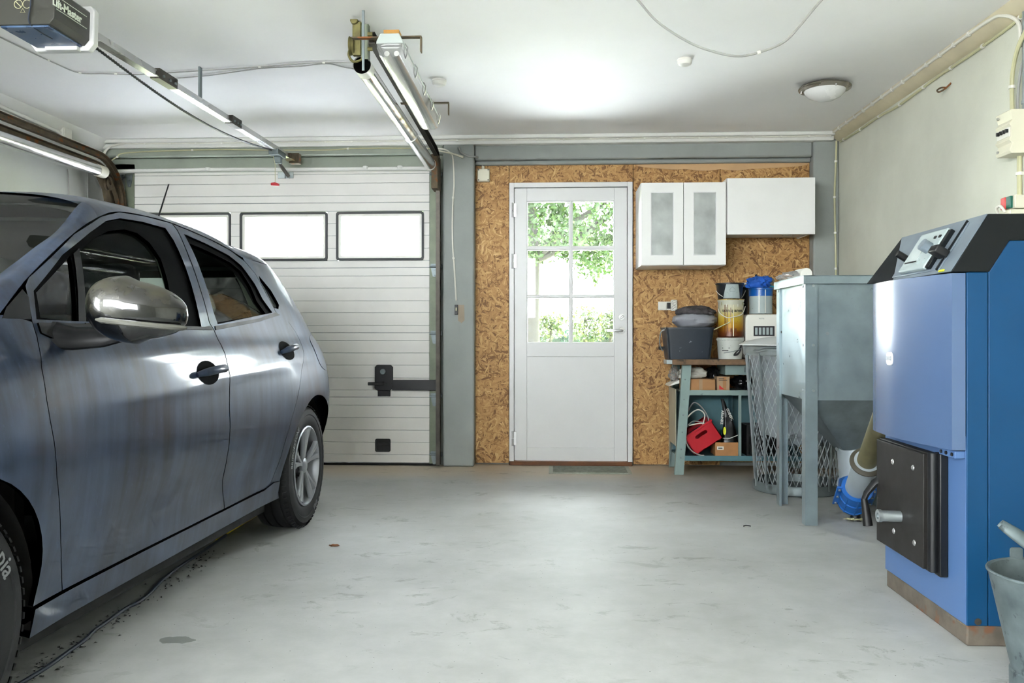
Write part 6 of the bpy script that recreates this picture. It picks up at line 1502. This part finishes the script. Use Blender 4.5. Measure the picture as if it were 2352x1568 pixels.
for k in range(260):
    f = rnd.random() ** 1.5; x_ = -1.50 + rnd.gauss(0, .03) - .03 * f; y_ = 2.15 + 1.6 * f; s_ = rnd.uniform(.002, .008); a = rnd.uniform(0, 6.3)
    m.add([(x_ + s_ * math.cos(a), y_ + s_ * math.sin(a), .001), (x_ - s_ * math.sin(a) * .5, y_ + s_ * math.cos(a) * .5, .001 + s_ * .5), (x_ - s_ * math.cos(a), y_ - s_ * math.sin(a), .001), (x_ + s_ * .5 * math.sin(a), y_ - s_ * .5 * math.cos(a), .002)], [(0, 1, 2, 3)])
tag(m.build('leaf_litter', 'leaf_litter', smooth=0), 'dark leaf litter scattered along the floor under the sill', 'leaf litter', kind='stuff')

# ------------------------------------------------------------------ garden behind the door
def leafmat(name, c, tl):
    t = NT(name); nz = t.n('ObjectInfo').outputs['Random']
    n = t.ramp(t.noise(3, 2), [(.35, lin(tuple(int(x * .7) for x in c))), (.65, lin(c))])
    d = t.pr(Base_Color=n, Roughness=.5); tr_ = t.n('BsdfTranslucent', {'Color': v4(lin(tl))})
    t.done(t.n('MixShader', {0: .35, 1: d.outputs[0], 2: tr_.outputs[0]}))
leafmat('leaf_green', (29, 54, 12), (48, 74, 10)); leafmat('leaf_dark', (16, 42, 32), (24, 54, 36)); leafmat('leaf_shrub', (34, 54, 28), (64, 70, 32))
mat('bark', (22, 20, 14), .9, var=.3, vs=12, bump=.8, bs=25)
def leaves(m, centers, n, rad_, size, rnd, ov=.55):
    for c in centers:
        for _ in range(n):
            d = Vector((rnd.gauss(0, 1), rnd.gauss(0, 1), rnd.gauss(0, 1))).normalized() * rad_ * rnd.random() ** .4; p = Vector(c) + d
            ax_ = Vector((rnd.gauss(0, 1), rnd.gauss(0, 1), rnd.gauss(0, 1) - .4)).normalized(); bx_ = ax_.orthogonal().normalized(); bx_ = Matrix.Rotation(rnd.uniform(0, 6.3), 3, ax_) @ bx_; s_ = size * rnd.uniform(.6, 1.3)
            nn = ax_.cross(bx_)
            m.add([p, p + ax_ * s_ * .5 + bx_ * s_ * ov * .5 + nn * s_ * .08, p + ax_ * s_, p + ax_ * s_ * .5 - bx_ * s_ * ov * .5 + nn * s_ * .08], [(0, 1, 2, 3)])
rnd = random.Random(11)
te = thing('garden_tree', 'leafy green tree seen through the upper door panes', 'tree', (-.37, 12.5, -.1))
TY = 12.5
def tx(px): return (px - 1270) / FPX * TY
MB().tube(spline([(tx(1213+0), TY, -.12), (tx(1219+0), TY, .5), (tx(1220+0), TY, 1.2), (tx(1222+0), TY, 2.2), (tx(1214), TY, 3.2), (tx(1190), TY, 4.5)], 6), .1, 14, rs=[.16 - .003 * k for k in range(31)]).build('trunk', 'bark', te)
for e in (((.9, TY - .3, 3.0)), ((-1.6, TY, 3.6)), ((.4, TY + 1.0, 4.0)), ((1.6, TY, 3.5))):
    MB().tube(spline([(tx(1216), TY, 1.9 + .3 * rnd.random()), ((tx(1216) + e[0]) / 2, (TY + e[1]) / 2, 2.6), e], 6), .05, 8, rs=[.07 - .004 * k for k in range(13)]).build('branch', 'bark', te)
cs = []
while len(cs) < 300:
    c = Vector((rnd.uniform(-2.4, 2.2), TY + rnd.uniform(-1.1, 1.1), rnd.uniform(1.9, 4.4)))
    low = 2.05 + .20 * math.sin(c.x * 5.1 + .8) + .12 * math.sin(c.x * 13)
    if c.z > low: cs.append(c)
for px_, py_, n__ in ((1360, 610, 5), (1372, 628, 4), (1345, 600, 4), (1300, 600, 4), (1290, 590, 4), (1240, 598, 4), (1225, 585, 4), (1390, 595, 3), (1318, 585, 4)):
    for _ in range(n__): cs.append(Vector((tx(px_) + rnd.uniform(-.05, .05), TY + rnd.uniform(-.2, .2), CAMZ + (770 - py_) / FPX * TY + rnd.uniform(0, .14))))
m = MB(); leaves(m, cs[:300], 105, .27, .09, rnd); leaves(m, cs[300:], 16, .07, .07, rnd)
fo_ = m.build('foliage', 'leaf_green', te, smooth=0, fix=False); fo_['kind'] = 'stuff'
SYd = 21.
for (px_, top, w_, SYd, lb) in ((1262, 712, .34, 21., 'low round shrub left of the glazing bar in the lowest panes'), (1340, 702, .42, 19.4, 'tallest round shrub in the middle of the lower right pane'), (1400, 708, .38, 22.6, 'dark shrub at the right edge of the lower right pane')):
    sx_ = (px_ - 1270) / FPX * SYd; zt_ = CAMZ + (770 - top) / FPX * SYd
    sh_ = thing('garden_shrub', lb, 'shrub', (sx_, SYd, -.1), group='shrubs beyond the door')
    MB().tube([(sx_, SYd, -.1), (sx_, SYd, .5), (sx_ + .05, SYd, zt_ - .3)], .04, 8).build('stem', 'bark', sh_)
    cs = []
    while len(cs) < 34:
        d = Vector((rnd.uniform(-1, 1), rnd.uniform(-1, 1), rnd.uniform(-1, 1)))
        if d.length < 1: cs.append(Vector((sx_ + d.x * w_, SYd + d.y * w_, (zt_ + .8) / 2 + d.z * ((zt_ - .8) / 2) * (1 - .2 * abs(d.x)))))
    m = MB(); leaves(m, cs, 26, .16, .10, rnd); f_ = m.build('foliage', 'leaf_shrub', sh_, smooth=0, fix=False); f_['kind'] = 'stuff'
hg = thing('garden_hedge', 'low blue-green hedge across the bottom of the door panes', 'hedge', (1, 23, -.1))
B(-6, 9, 23.1, 23.7, -.1, .95).build('hedge_core', 'leaf_dark', hg)
m = MB(); leaves(m, [Vector((rnd.uniform(-4, 6), 23.0 + rnd.uniform(-.1, .4), rnd.uniform(.2, 1.06))) for _ in range(420)], 14, .18, .12, rnd)
f_ = m.build('foliage', 'leaf_dark', hg, smooth=0, fix=False); f_['kind'] = 'stuff'
